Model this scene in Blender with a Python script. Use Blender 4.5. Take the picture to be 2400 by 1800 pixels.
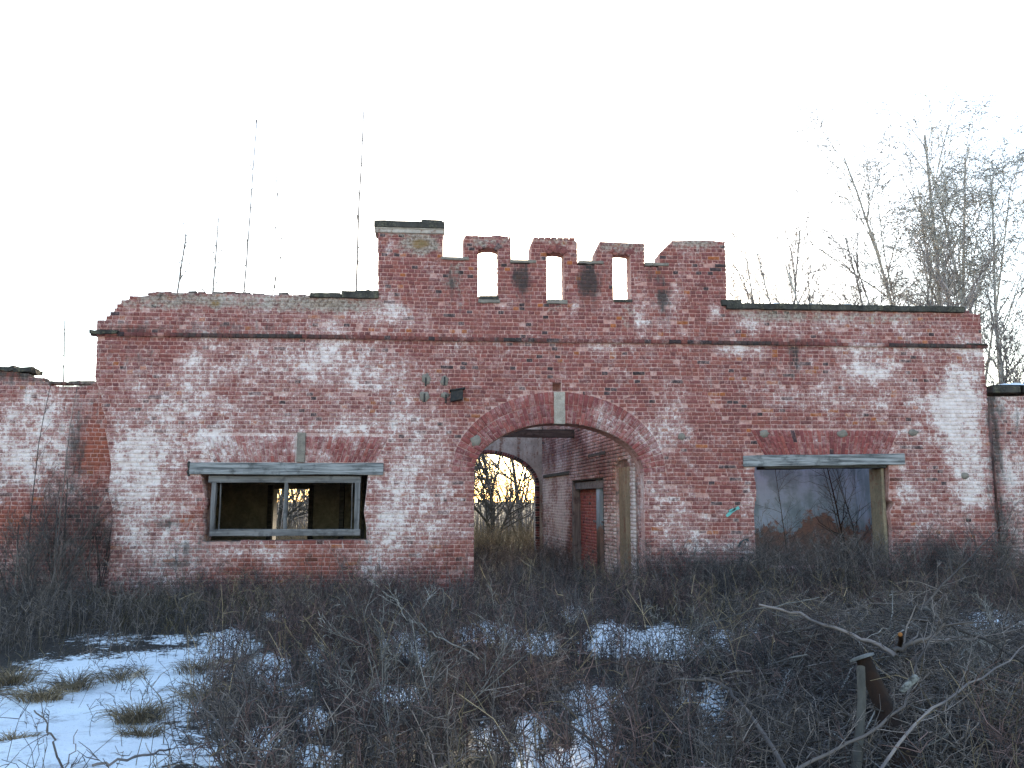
import bpy, bmesh, math, random
import numpy as np
from mathutils import Vector, Matrix
from mathutils.geometry import delaunay_2d_cdt

for o in list(bpy.data.objects):
    bpy.data.objects.remove(o, do_unlink=True)
scene = bpy.context.scene
col = scene.collection
rad = math.radians
rng = np.random.default_rng(7)
random.seed(11)

# ------------------------------------------------------------------ camera
F_PX, DIST, CAM_Z = 1950.0, 16.7, 1.85
YAW, PITCH = rad(4.2), rad(8.0)
cam_d = bpy.data.cameras.new('camera'); cam = bpy.data.objects.new('camera', cam_d); col.objects.link(cam)
cam_d.sensor_width = 36.0; cam_d.lens = 36.0 * F_PX / 2400.0; cam_d.clip_start = 0.05; cam_d.clip_end = 3000
FWD = Vector((math.sin(YAW) * math.cos(PITCH), math.cos(YAW) * math.cos(PITCH), math.sin(PITCH)))
RGT = Vector((math.cos(YAW), -math.sin(YAW), 0)); UPV = RGT.cross(FWD)
CAM = Vector((0, -DIST, CAM_Z))
cam.matrix_world = Matrix((( RGT.x, UPV.x, -FWD.x, CAM.x), (RGT.y, UPV.y, -FWD.y, CAM.y), (RGT.z, UPV.z, -FWD.z, CAM.z), (0, 0, 0, 1)))
scene.camera = cam

# ------------------------------------------------------------------ light
SUN_EL, SUN_AZ = rad(13.6), rad(7.3)            # low winter sun behind the ruin
world = bpy.data.worlds.new('World'); scene.world = world; world.use_nodes = True
wn = world.node_tree; wn.nodes.clear()
sky = wn.nodes.new('ShaderNodeTexSky'); sky.sky_type = 'NISHITA'; sky.sun_disc = False
sky.sun_elevation = SUN_EL; sky.sun_rotation = SUN_AZ
sky.air_density = 1.0; sky.dust_density = 0.7; sky.ozone_density = 1.0
bg = wn.nodes.new('ShaderNodeBackground'); bg.inputs['Strength'].default_value = 0.14
wo = wn.nodes.new('ShaderNodeOutputWorld')
wn.links.new(sky.outputs[0], bg.inputs['Color']); wn.links.new(bg.outputs[0], wo.inputs['Surface'])
sd = bpy.data.lights.new('sun', 'SUN'); sd.energy = 2.0; sd.angle = rad(0.55); sd.color = (1.0, 0.86, 0.66)
sun = bpy.data.objects.new('sun', sd); col.objects.link(sun)
SDIR = Vector((math.sin(SUN_AZ) * math.cos(SUN_EL), math.cos(SUN_AZ) * math.cos(SUN_EL), math.sin(SUN_EL)))
sun.rotation_euler = SDIR.to_track_quat('Z', 'Y').to_euler(); sun.location = (5, 40, 12)
scene.view_settings.view_transform = 'Standard'; scene.view_settings.look = 'None'
scene.view_settings.exposure = 2.15; scene.view_settings.gamma = 1.0

# ------------------------------------------------------------------ photo measure -> metres
def ray(px, py):
    return FWD + RGT * ((px - 1200) / F_PX) - UPV * ((py - 900) / F_PX)
def W(px, py, y=0.0):                     # point of the vertical plane Y=y seen at a photo pixel -> (x, z)
    d = ray(px, py); t = (y - CAM.y) / d.y
    return (CAM.x + d.x * t, CAM.z + d.z * t)
def G(px, py, z=0.0):                     # point of the ground
    d = ray(px, py); t = (z - CAM.z) / d.z
    return (CAM.x + d.x * t, CAM.y + d.y * t)
def to_px(P):                             # numpy (n,3) -> pixel coordinates and depth
    Q = np.asarray(P, float) - np.array(CAM)
    a, b, c = Q @ np.array(RGT), Q @ np.array(UPV), Q @ np.array(FWD)
    c = np.where(c < 0.05, 0.05, c)
    return 1200 + F_PX * a / c, 900 - F_PX * b / c, c

# ------------------------------------------------------------------ helpers
def hash2(ix, iy, s):
    n = (ix * 374761393 + iy * 668265263 + s * 974634521) & 0x7fffffff
    n = ((n ^ (n >> 13)) * 1274126177) & 0x7fffffff
    return ((n ^ (n >> 16)) & 0xffff) / 65535.0
def vnoise(x, y, s=0):
    x = np.asarray(x, float); y = np.asarray(y, float)
    ix = np.floor(x).astype(np.int64); iy = np.floor(y).astype(np.int64)
    fx = x - ix; fy = y - iy; fx = fx * fx * (3 - 2 * fx); fy = fy * fy * (3 - 2 * fy)
    a = hash2(ix, iy, s); b = hash2(ix + 1, iy, s); c = hash2(ix, iy + 1, s); d = hash2(ix + 1, iy + 1, s)
    return (a * (1 - fx) + b * fx) * (1 - fy) + (c * (1 - fx) + d * fx) * fy
def fbm(x, y, s=0, o=3):
    r = 0; a = 0.5; t = 0
    for i in range(o):
        r = r + a * vnoise(np.asarray(x) * 2 ** i, np.asarray(y) * 2 ** i, s + i); t += a; a *= 0.5
    return r / t

def tag(o, label=None, cat=None, group=None, kind=None):
    if label: o['label'] = label
    if cat: o['category'] = cat
    if group: o['group'] = group
    if kind: o['kind'] = kind
    return o
def thing(name, label, cat, loc=(0, 0, 0), group=None):
    o = bpy.data.objects.new(name, None); col.objects.link(o); o.location = loc; o.empty_display_size = 0.2
    return tag(o, label, cat, group)
def link(o, parent=None):
    col.objects.link(o)
    if parent is not None:
        o.parent = parent
        o.matrix_parent_inverse = Matrix.Translation(-Vector(parent.location))
    return o
def mesh_np(name, V, faces, mat, parent=None, attrs=None, smooth=False, kind=None):
    """faces: list of int arrays (n,k); vertices in world metres"""
    V = np.asarray(V, np.float32)
    me = bpy.data.meshes.new(name)
    me.vertices.add(len(V)); me.vertices.foreach_set('co', V.ravel())
    faces = [np.asarray(f, np.int32) for f in faces if len(f)]
    tot = np.concatenate([np.full(len(f), f.shape[1], np.int32) for f in faces])
    idx = np.concatenate([f.ravel() for f in faces])
    me.loops.add(len(idx)); me.loops.foreach_set('vertex_index', idx)
    me.polygons.add(len(tot)); st = np.concatenate([[0], np.cumsum(tot)[:-1]]).astype(np.int32)
    me.polygons.foreach_set('loop_start', st)
    try: me.polygons.foreach_set('loop_total', tot)
    except Exception: pass
    if smooth: me.polygons.foreach_set('use_smooth', np.ones(len(tot), bool))
    for k, a in (attrs or {}).items():
        at = me.attributes.new(k, 'FLOAT_COLOR', 'POINT')
        A = np.ones((len(V), 4), np.float32); A[:, :3] = a; at.data.foreach_set('color', A.ravel())
    me.update(calc_edges=True); me.validate()
    me.materials.append(mat)
    o = link(bpy.data.objects.new(name, me), parent)
    if kind: o['kind'] = kind
    return o
def bm_obj(name, bm, mat, parent=None, smooth=False):
    me = bpy.data.meshes.new(name); bm.to_mesh(me); bm.free()
    if smooth:
        for p in me.polygons: p.use_smooth = True
    me.materials.append(mat)
    return link(bpy.data.objects.new(name, me), parent)
def box(name, x0, x1, y0, y1, z0, z1, mat, parent=None, jit=0.004, cuts=4, bev=0.008, tilt=0.0, seed=0):
    """a slightly uneven bevelled block; tilt raises the x1 end"""
    bm = bmesh.new(); bmesh.ops.create_cube(bm, size=1)
    sx, sy, sz = x1 - x0, y1 - y0, z1 - z0
    for v in bm.verts:
        v.co = Vector(((v.co.x + .5) * sx, (v.co.y + .5) * sy, (v.co.z + .5) * sz))
    ax = max(range(3), key=lambda i: (sx, sy, sz)[i])
    if cuts:
        ed = [e for e in bm.edges if abs((e.verts[0].co - e.verts[1].co)[ax]) > 1e-6]
        bmesh.ops.subdivide_edges(bm, edges=ed, cuts=cuts, use_grid_fill=True)
    r = random.Random(seed + int(x0 * 997) + int(z0 * 131))
    for v in bm.verts:
        v.co += Vector((r.uniform(-jit, jit), r.uniform(-jit, jit), r.uniform(-jit, jit)))
        v.co.z += tilt * (v.co.x / max(sx, 1e-6))
        v.co += Vector((x0, y0, z0))
    if bev: bmesh.ops.bevel(bm, geom=[e for e in bm.edges if e.calc_face_angle(0) > 0.6], offset=bev, segments=1, affect='EDGES')
    return bm_obj(name, bm, mat, parent)

# ------------------------------------------------------------------ materials
def new_mat(name):
    m = bpy.data.materials.new(name); m.use_nodes = True
    nt = m.node_tree; b = nt.nodes['Principled BSDF']
    b.inputs['Roughness'].default_value = 0.9
    b.inputs['Specular IOR Level'].default_value = 0.2
    return m, nt, b
class N:
    def __init__(s, nt): s.nt = nt
    def node(s, t, **k):
        n = s.nt.nodes.new(t)
        for a, v in k.items(): setattr(n, a, v)
        return n
    def put(s, sock, v):
        if isinstance(v, bpy.types.NodeSocket): s.nt.links.new(v, sock)
        else: sock.default_value = v
    def math(s, op, a, b=0.0, clamp=False):
        n = s.node('ShaderNodeMath', operation=op, use_clamp=clamp); s.put(n.inputs[0], a); s.put(n.inputs[1], b); return n.outputs[0]
    def mix(s, f, a, b, mode='MIX'):
        n = s.node('ShaderNodeMix', data_type='RGBA', blend_type=mode); s.put(n.inputs[0], f)
        for i, v in ((6, a), (7, b)): s.put(n.inputs[i], (*v, 1) if isinstance(v, tuple) and len(v) == 3 else v)
        return n.outputs[2]
    def ramp(s, v, a, b, c=0.0, d=1.0):
        n = s.node('ShaderNodeMapRange', interpolation_type='SMOOTHSTEP'); s.put(n.inputs[0], v)
        for i, q in enumerate((a, b, c, d)): n.inputs[i + 1].default_value = q
        return n.outputs[0]
    def pos(s, scale=(1, 1, 1), obj=False):
        if obj: p = s.node('ShaderNodeTexCoord').outputs['Object']
        else: p = s.node('ShaderNodeNewGeometry').outputs['Position']
        m = s.node('ShaderNodeMapping'); s.nt.links.new(p, m.inputs[0]); m.inputs['Scale'].default_value = scale
        return m.outputs[0]
    def noise(s, scale, detail=4, rough=0.6, vec=None, w=None):
        n = s.node('ShaderNodeTexNoise'); n.inputs['Scale'].default_value = scale
        n.inputs['Detail'].default_value = detail; n.inputs['Roughness'].default_value = rough
        s.nt.links.new(vec if vec is not None else s.pos(), n.inputs['Vector']); return n.outputs[0]
    def attr(s, name):
        n = s.node('ShaderNodeAttribute', attribute_name=name); return n.outputs['Color']
    def sep(s, c):
        n = s.node('ShaderNodeSeparateColor'); s.nt.links.new(c, n.inputs[0]); return n.outputs
    def sepxyz(s, c):
        n = s.node('ShaderNodeSeparateXYZ'); s.nt.links.new(c, n.inputs[0]); return n.outputs
    def bump(s, h, strength=0.4, dist=0.01):
        n = s.node('ShaderNodeBump'); n.inputs['Strength'].default_value = strength; n.inputs['Distance'].default_value = dist
        s.put(n.inputs['Height'], h); return n.outputs[0]

def masonry_mat(name, base=None, grain=1.0, THIN_F=.72, THIN_C=(0.50, 0.315, 0.29)):
    m, nt, b = new_mat(name); n = N(nt)
    A = n.noise(1.7, 5, 0.62); B = n.noise(15, 6, 0.72); C = n.noise(70, 3, 0.6)
    D = n.noise(5.0, 5, 0.66); E = n.noise(1.0, 5, .65, n.pos((9, 9, 2.2)))
    wr = n.sep(n.attr('wear'))
    c0 = n.attr('bcol') if base is None else base
    if base is not None: c0 = n.mix(0.0, base, base)
    c0 = n.mix(1.0, c0, n.mix(n.ramp(B, .3, .7), (0.74, 0.74, 0.76), (1.22, 1.2, 1.18)), 'MULTIPLY')
    An = n.math('SUBTRACT', A, 0.5); Bn = n.math('SUBTRACT', B, 0.5); Dn = n.math('SUBTRACT', D, 0.5)
    Hn = n.math('SUBTRACT', n.noise(38, 4, .7), .5)
    w = n.math('ADD', n.math('ADD', wr[0], n.math('MULTIPLY', Hn, 1.3)), n.math('ADD', n.math('MULTIPLY', An, 1.35), n.math('ADD', n.math('MULTIPLY', Bn, 1.7), n.math('MULTIPLY', Dn, 1.2))))
    w = n.math('ADD', w, n.math('MULTIPLY', n.math('SUBTRACT', E, .5), .9))
    if base is not None: w = n.math('ADD', w, .10)
    c = n.mix(n.ramp(w, .0, .82, 0, THIN_F), c0, THIN_C)
    c = n.mix(n.ramp(w, .58, .98, 0, .90), c, n.mix(n.ramp(D, .35, .65), (0.62, 0.49, 0.46), (0.80, 0.67, 0.64)))
    mo = n.math('ADD', wr[2], n.math('ADD', n.math('MULTIPLY', Dn, 1.2), n.math('MULTIPLY', Bn, .8)))
    c = n.mix(n.ramp(mo, .18, .62, 0, .82), c, n.mix(n.ramp(wr[2], .66, .85), n.mix(n.ramp(B, .36, .62), (0.12, 0.092, 0.07), (0.42, 0.345, 0.29)), (0.22, 0.145, 0.062)))
    dk = n.math('ADD', wr[1], n.math('ADD', n.math('MULTIPLY', Dn, .9), n.math('ADD', n.math('MULTIPLY', Bn, .7), n.math('MULTIPLY', n.math('SUBTRACT', E, .5), 1.5))))
    c = n.mix(n.ramp(dk, .12, .72, 0, .88), c, (0.045, 0.037, 0.035))
    n.put(b.inputs['Base Color'], c)
    n.put(b.inputs['Normal'], n.bump(n.math('ADD', B, n.math('MULTIPLY', C, .6)), 0.55 * grain, 0.012))
    return m
M_BRICK = masonry_mat('brick_clay')
M_MORTAR = masonry_mat('lime_mortar', (0.44, 0.215, 0.18), THIN_F=.75, THIN_C=(0.56, 0.38, 0.345))

def plaster_mat(name, c1, c2, scale=2.0, c3=None):
    m, nt, b = new_mat(name); n = N(nt)
    A = n.noise(scale, 6, .65); B = n.noise(scale * 7, 5, .7); V = n.noise(1.0, 5, .6, n.pos((5, 5, .7)))
    c = n.mix(n.ramp(A, .35, .65), c1, c2)
    if c3: c = n.mix(n.ramp(n.math('ADD', n.math('MULTIPLY', B, .5), n.math('MULTIPLY', V, .5)), .5, .62), c, c3)
    c = n.mix(1.0, c, n.mix(n.ramp(B, .25, .75), (.7, .7, .7), (1.15, 1.15, 1.15)), 'MULTIPLY')
    n.put(b.inputs['Base Color'], c); n.put(b.inputs['Normal'], n.bump(B, .4, .012)); return m
M_GREYPL = plaster_mat('grey_render', (0.48, 0.40, 0.345), (0.33, 0.27, 0.23), 2.2, (0.18, 0.10, 0.075))
M_CEMENT = plaster_mat('cement_patch', (0.27, 0.225, 0.19), (0.19, 0.155, 0.13), 9)
M_STONE = plaster_mat('coping_stone', (0.075, 0.066, 0.058), (0.035, 0.031, 0.028), 4, (0.12, 0.105, 0.07))
M_PALE = plaster_mat('pale_stone', (0.46, 0.38, 0.32), (0.32, 0.26, 0.22), 6)
M_BROWNPL = plaster_mat('brown_render', (0.31, 0.235, 0.155), (0.22, 0.17, 0.115), 2.0, (0.16, 0.07, 0.05))
M_DARKIN = plaster_mat('olive_render', (0.30, 0.26, 0.19), (0.19, 0.165, 0.125), 2.0)  # dull olive render of the left room

def painted_wall_mat():
    m, nt, b = new_mat('blue_limewash'); n = N(nt)
    p = n.sepxyz(n.pos()); A = n.noise(1.3, 6, .65); B = n.noise(9, 5, .7); V = n.noise(1.0, 5, .6, n.pos((3.5, 3.5, .5)))
    blue = n.mix(n.ramp(n.math('ADD', n.math('MULTIPLY', A, .5), n.math('ADD', n.math('MULTIPLY', V, .35), n.math('MULTIPLY', B, .15))), .41, .58), (0.44, 0.56, 0.70), (0.24, 0.33, 0.39))
    brown = n.mix(n.ramp(B, .3, .7), (0.30, 0.155, 0.105), (0.17, 0.11, 0.085))
    Lw = n.noise(1.0, 4, .55, n.pos((1.1, 1.1, .35)))
    h = n.math('ADD', p[2], n.math('ADD', n.math('MULTIPLY', n.math('SUBTRACT', Lw, .5), 1.5), n.math('ADD', n.math('MULTIPLY', n.math('SUBTRACT', A, .5), .7), n.math('MULTIPLY', n.math('SUBTRACT', B, .5), 1.1))))
    c = n.mix(n.ramp(h, 1.12, 1.32, .08, 1), brown, blue)
    c = n.mix(n.ramp(n.math('ADD', p[2], n.math('MULTIPLY', n.math('SUBTRACT', A, .5), 1.5)), .5, 1.3, .35, 0), c, (0.12, 0.13, 0.13))
    n.put(b.inputs['Base Color'], c); n.put(b.inputs['Normal'], n.bump(B, .6, .02)); return m
M_BLUE = painted_wall_mat()

def timber_mat(name, c1, c2, ax='x'):
    m, nt, b = new_mat(name); n = N(nt)
    sc = {'x': (1.2, 22, 22), 'z': (22, 22, 1.2)}[ax]
    A = n.noise(1.0, 6, .65, n.pos(sc)); B = n.noise(5, 4, .6)
    c = n.mix(n.ramp(A, .36, .64), c1, c2); c = n.mix(n.ramp(B, .5, .7, 0, .6), c, tuple(v * .35 for v in c1))
    n.put(b.inputs['Base Color'], c); n.put(b.inputs['Normal'], n.bump(A, .5, .01)); return m
M_BEAM = timber_mat('silvered_timber', (0.10, 0.098, 0.10), (0.34, 0.325, 0.325))
M_FRAME = timber_mat('grey_frame_timber', (0.115, 0.105, 0.105), (0.22, 0.20, 0.20))
M_FRAMEV = timber_mat('grey_frame_timber_upright', (0.115, 0.105, 0.105), (0.22, 0.20, 0.20), 'z')
M_DARKWOOD = timber_mat('dark_timber', (0.035, 0.032, 0.03), (0.08, 0.072, 0.065))

def simple_mat(name, c1, c2, scale=8, rough=.9, metal=0.0):
    m, nt, b = new_mat(name); n = N(nt); A = n.noise(scale, 5, .65)
    n.put(b.inputs['Base Color'], n.mix(n.ramp(A, .35, .65), c1, c2)); b.inputs['Roughness'].default_value = rough
    b.inputs['Metallic'].default_value = metal; n.put(b.inputs['Normal'], n.bump(A, .3, .006)); return m
M_IRON = simple_mat('rusty_iron', (0.02, 0.021, 0.024), (0.05, 0.04, 0.035), 20, .7)
M_SNOWCAP = simple_mat('snow_on_ledge', (0.78, 0.80, 0.84), (0.66, 0.69, 0.74), 10, .8)
M_TEAL = simple_mat('teal_spray_paint', (0.11, 0.33, 0.31), (0.17, 0.40, 0.37), 30, .6)
M_BLACKP = simple_mat('dark_spray_paint', (0.05, 0.06, 0.07), (0.08, 0.09, 0.10), 30, .7)

def bark_mat(name, c1, c2, scale=6, st=(1, 1, .35)):
    m, nt, b = new_mat(name); n = N(nt); A = n.noise(scale, 5, .65, n.pos(st)); B = n.noise(scale * 6, 4, .6)
    c = n.mix(1.0, n.mix(n.ramp(A, .40, .62), c1, c2), n.attr('tint'), 'MULTIPLY')      # every twig has its own shade
    n.put(b.inputs['Base Color'], c); n.put(b.inputs['Normal'], n.bump(n.math('ADD', A, B), .4, .01)); return m
M_BIRCH = bark_mat('birch_bark', (0.52, 0.49, 0.45), (0.22, 0.20, 0.185), 3, (1, 1, 2.2))
M_BIRCHTWIG = bark_mat('birch_twig', (0.20, 0.165, 0.16), (0.30, 0.255, 0.235), 2)
M_STEM = bark_mat('young_birch_bark', (0.30, 0.27, 0.25), (0.11, 0.095, 0.085), 8)
M_BARK = bark_mat('grey_bark', (0.10, 0.088, 0.075), (0.055, 0.048, 0.042), 6)
M_TWIG = bark_mat('shrub_twig', (0.075, 0.063, 0.062), (0.15, 0.12, 0.107), 2.5)
M_TWIGL = bark_mat('grey_lichen_twig', (0.20, 0.18, 0.165), (0.065, 0.056, 0.052), 3)
M_WEED = bark_mat('dry_weed', (0.072, 0.062, 0.062), (0.17, 0.133, 0.113), 1.7)
M_WEEDR = bark_mat('red_brown_weed', (0.125, 0.075, 0.066), (0.065, 0.045, 0.043), 1.3)
M_GRASS = bark_mat('dead_grass', (0.27, 0.195, 0.115), (0.13, 0.095, 0.062), 2.0)
M_GRASSD = bark_mat('olive_dead_grass', (0.12, 0.094, 0.056), (0.07, 0.055, 0.038), 2.0)
M_RUST = bark_mat('rust_brown_bark', (0.030, 0.014, 0.008), (0.016, 0.009, 0.007), 5)
M_WOODCUT = simple_mat('sawn_wood', (0.17, 0.16, 0.155), (0.08, 0.075, 0.07), 12)
M_ORANGE = simple_mat('orange_sawn_wood', (0.42, 0.19, 0.06), (0.30, 0.12, 0.04), 14)
M_LEAF = simple_mat('dead_leaf', (0.055, 0.04, 0.03), (0.09, 0.06, 0.04), 8)
M_LICHEN = simple_mat('pale_lichen_bark', (0.24, 0.23, 0.21), (0.05, 0.045, 0.04), 26)

def ground_mat():
    m, nt, b = new_mat('snow_and_leaf_litter'); n = N(nt)
    g = n.sep(n.attr('cover'))
    A = n.noise(3.0, 6, .7); B = n.noise(17, 5, .72); C = n.noise(60, 4, .6)
    lit = n.math('ADD', g[0], n.math('ADD', n.math('MULTIPLY', n.math('SUBTRACT', A, .5), 1.0), n.math('MULTIPLY', n.math('SUBTRACT', B, .5), 1.15)))
    f = n.ramp(lit, .44, .60)
    litter = n.mix(n.ramp(B, .35, .65), (0.020, 0.017, 0.016), (0.058, 0.046, 0.037))
    litter = n.mix(n.ramp(C, .55, .7, 0, .6), litter, (0.12, 0.095, 0.07))
    litter = n.mix(g[1], litter, n.mix(n.ramp(B, .3, .7), (0.20, 0.15, 0.075), (0.30, 0.23, 0.12)))
    snow = n.mix(n.ramp(A, .3, .7), (0.90, 0.92, 0.94), (0.82, 0.85, 0.89))
    snow = n.mix(n.ramp(C, .60, .72, 0, .75), snow, (0.10, 0.085, 0.07))
    snow = n.mix(n.ramp(n.math('ADD', A, n.math('MULTIPLY', B, .6)), .82, 1.0, 0, .55), snow, (0.30, 0.28, 0.27))
    n.put(b.inputs['Base Color'], n.mix(f, snow, litter))
    n.put(b.inputs['Normal'], n.bump(n.math('ADD', n.math('ADD', B, n.math('MULTIPLY', C, .35)), n.math('MULTIPLY', f, -.25)), .7, .04)); return m
M_GROUND = ground_mat()

# ------------------------------------------------------------------ where snow lies open, as measured in the photo (x, y, rx, ry, strength)
SNOW = [(230, 1610, 200, 50, .9), (380, 1600, 120, 50, 1.0), (1678, 1800, 34, 60, 1.0), (1390, 1760, 60, 40, .8), (1240, 1790, 50, 40, .7), (1920, 1740, 50, 40, .7), (190, 1560, 150, 26, .62), (330, 1545, 90, 26, .6), (90, 1590, 60, 22, .55), (400, 1500, 60, 16, .55), (2080, 1500, 60, 16, .5), (2150, 1640, 30, 26, .5), (2290, 1630, 40, 16, .5), (1780, 1560, 40, 40, .5), (120, 1740, 300, 100, 1.25), (330, 1640, 130, 70, 1.0), (430, 1570, 100, 50, .9), (530, 1510, 70, 35, .9), (480, 1760, 90, 70, .45), (40, 1660, 90, 40, .7),
        (250, 1500, 120, 25, .35), (630, 1570, 50, 45, .75), (645, 1445, 30, 12, .8), (740, 1535, 25, 30, .6), (940, 1510, 60, 30, .75), (980, 1540, 30, 30, .6),
        (1140, 1485, 80, 28, .8), (1260, 1510, 70, 30, .7), (1345, 1440, 35, 22, .8), (1430, 1500, 70, 40, .95), (1560, 1510, 80, 40, .95), (1690, 1510, 40, 40, .6),
        (620, 1740, 40, 50, .7), (740, 1690, 40, 40, .6), (930, 1630, 70, 30, .6), (740, 1770, 60, 30, .6), (1400, 1640, 110, 40, .6), (1240, 1720, 40, 60, .7),
        (1390, 1700, 50, 35, .9), (1675, 1690, 32, 75, 1.3), (1340, 1785, 70, 30, 1.0), (1150, 1730, 50, 50, .55), (1990, 1452, 50, 20, .8), (2320, 1465, 100, 30, .95),
        (1920, 1690, 45, 40, .8), (1840, 1600, 25, 60, .5), (1760, 1480, 50, 30, .4), (2240, 1690, 40, 20, .5), (690, 1620, 60, 30, .4), (1600, 1640, 60, 40, .4)]
def snowness(px, py):
    s = np.zeros_like(px)
    for x, y, rx, ry, a in SNOW:
        s = np.maximum(s, a * np.exp(-(((px - x) / rx) ** 2 + ((py - y) / ry) ** 2)))
    return s
def gz(x, y):                             # height of the ground
    x = np.asarray(x, float); y = np.asarray(y, float)
    near = np.clip((-y - 1.0) / 12, 0, 1)
    h = (fbm(x * .35 + 9, y * .35, 3) - .5) * .34 * np.clip(-y / 3, 0, 1) + (fbm(x * 1.6, y * 1.6, 8) - .5) * .09 * np.clip(-y, 0, 1)
    return h + .10 * near * (0.5 - 0.06 * x)

# ------------------------------------------------------------------ ground sheet
def build_ground():
    def axis(lo, hi, a, b, step, grow=1.35):
        c = list(np.arange(a, b + 1e-6, step)); s = step; x = c[-1]
        while x < hi: s *= grow; x += s; c.append(min(x, hi))
        s = step; x = c[0]
        while x > lo: s *= grow; x -= s; c.insert(0, max(x, lo))
        return np.array(c)
    X = axis(-900, 900, -10, 11.5, .09); Y = axis(-60, 1500, -13, 1, .09)
    xx, yy = np.meshgrid(X, Y); zz = gz(xx, yy)
    V = np.stack([xx.ravel(), yy.ravel(), zz.ravel()], 1)
    px, py, dep = to_px(V)
    s = snowness(px, py)
    front = np.clip(-V[:, 1] / .4, 0, 1)
    lit = .88 - s * 1.02
    lit = np.where(py > 1900, .35 + .2 * (px > 500), lit)
    lit = np.where(V[:, 1] > 0, .78, lit)
    lit = np.where(V[:, 1] < -15, .3, lit)
    cov = np.stack([lit, (V[:, 1] > 10) * .9, lit * 0], 1)
    nx, ny = len(X), len(Y)
    i = np.arange((ny - 1) * (nx - 1)); r, c = i // (nx - 1), i % (nx - 1); a = r * nx + c
    o = mesh_np('ground', V, [np.stack([a, a + 1, a + nx + 1, a + nx], 1)], M_GROUND, attrs={'cover': cov}, smooth=True, kind='structure')
build_ground()

# ------------------------------------------------------------------ masonry kit
H = 0.083; PITCH_H = 0.1265; MJ = 0.0145          # course height, header pitch, joint
def poly_in(P, u, z):
    P = np.asarray(P); x1, y1 = P[:, 0], P[:, 1]; x2, y2 = np.roll(x1, -1), np.roll(y1, -1)
    r = np.zeros(np.shape(u), bool)
    for a, b, c, d in zip(x1, y1, x2, y2):
        if b == d: continue
        t = ((b > z) != (d > z)) & (u < (c - a) * (z - b) / (d - b) + a)
        r ^= t
    return r
BLOBS_WASH, BLOBS_DARK, BLOBS_MOSS, BLOBS_RED = [], [], [], []
def blob_field(B, u, z):
    s = np.zeros_like(u)
    for x, y, rx, rz, a in B:
        s = s + .88 * a * np.exp(-.8 * np.abs((u - x) / rx) ** 2 - .8 * np.abs((z - y) / rz) ** 2)
    return s
PALETTE = np.array([(0.215, 0.068, 0.058), (0.175, 0.056, 0.054), (0.235, 0.080, 0.062), (0.140, 0.048, 0.050), (0.19, 0.075, 0.068), (0.105, 0.042, 0.044)])
def brick_cols(n, u, z, orange=.022, dark=.045, red=None):
    k = rng.choice(len(PALETTE), n, p=[.27, .24, .16, .15, .12, .06])
    c = (PALETTE[k] * .6 + PALETTE[0] * .4) * 1.12 * rng.uniform(.86, 1.14, (n, 1))
    zone = fbm(u * .7, z * .9, 21)
    o = rng.random(n) < orange * 2 * zone; c[o] = np.array([0.33, 0.10, 0.038]) * rng.uniform(.8, 1.15, (o.sum(), 1))
    d = rng.random(n) < dark * 2 * (1 - zone); c[d] = np.array([0.062, 0.040, 0.042]) * rng.uniform(.7, 1.3, (d.sum(), 1))
    if red is not None:
        f = np.clip(red, 0, 1)[:, None]; c = c * (1 - f) + np.array([0.33, 0.085, 0.04]) * rng.uniform(.75, 1.15, (n, 1)) * f
    return c
class Plane:
    def __init__(s, o=(0, 0, 0), u=(1, 0, 0), n=(0, 1, 0)):
        s.o, s.u, s.n = (np.array(a, float) for a in (o, u, n))
    def p(s, uv, d):
        uv = np.asarray(uv, float); d = np.asarray(d, float)
        out = s.o + uv[..., :1] * s.u + d[..., None] * s.n
        out[..., 2] += uv[..., 1]; return out
FRONT = Plane()
def wobble(u, z):
    return (fbm(u * .45 + 3, z * .8, 31) - .5) * .035
def brick_verts(Q, yf, dep, plane, cham=.006):
    """Q (n,4,2) corners anticlockwise seen from the front -> (n,12,3)"""
    n = len(Q); c = Q.mean(1, keepdims=True)
    jit = rng.normal(0, .0022, Q.shape); Q = Q + jit
    Qi = c + (Q - c) * (1 - 2 * cham / np.maximum(np.abs(Q - c) * 2, .02))
    tilt = rng.normal(0, .0022, (n, 4))
    back = plane.p(Q, (yf + dep)[:, None] + np.zeros((n, 4)))
    mid = plane.p(Q, yf[:, None] + cham + tilt)
    fr = plane.p(Qi, yf[:, None] + tilt)
    return np.concatenate([back, mid, fr], 1)
BF = []
for i in range(4):
    j = (i + 1) % 4
    BF += [(i, j, 4 + j, 4 + i), (4 + i, 4 + j, 8 + j, 8 + i)]
BF.append((8, 9, 10, 11)); BF = np.array(BF)
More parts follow.
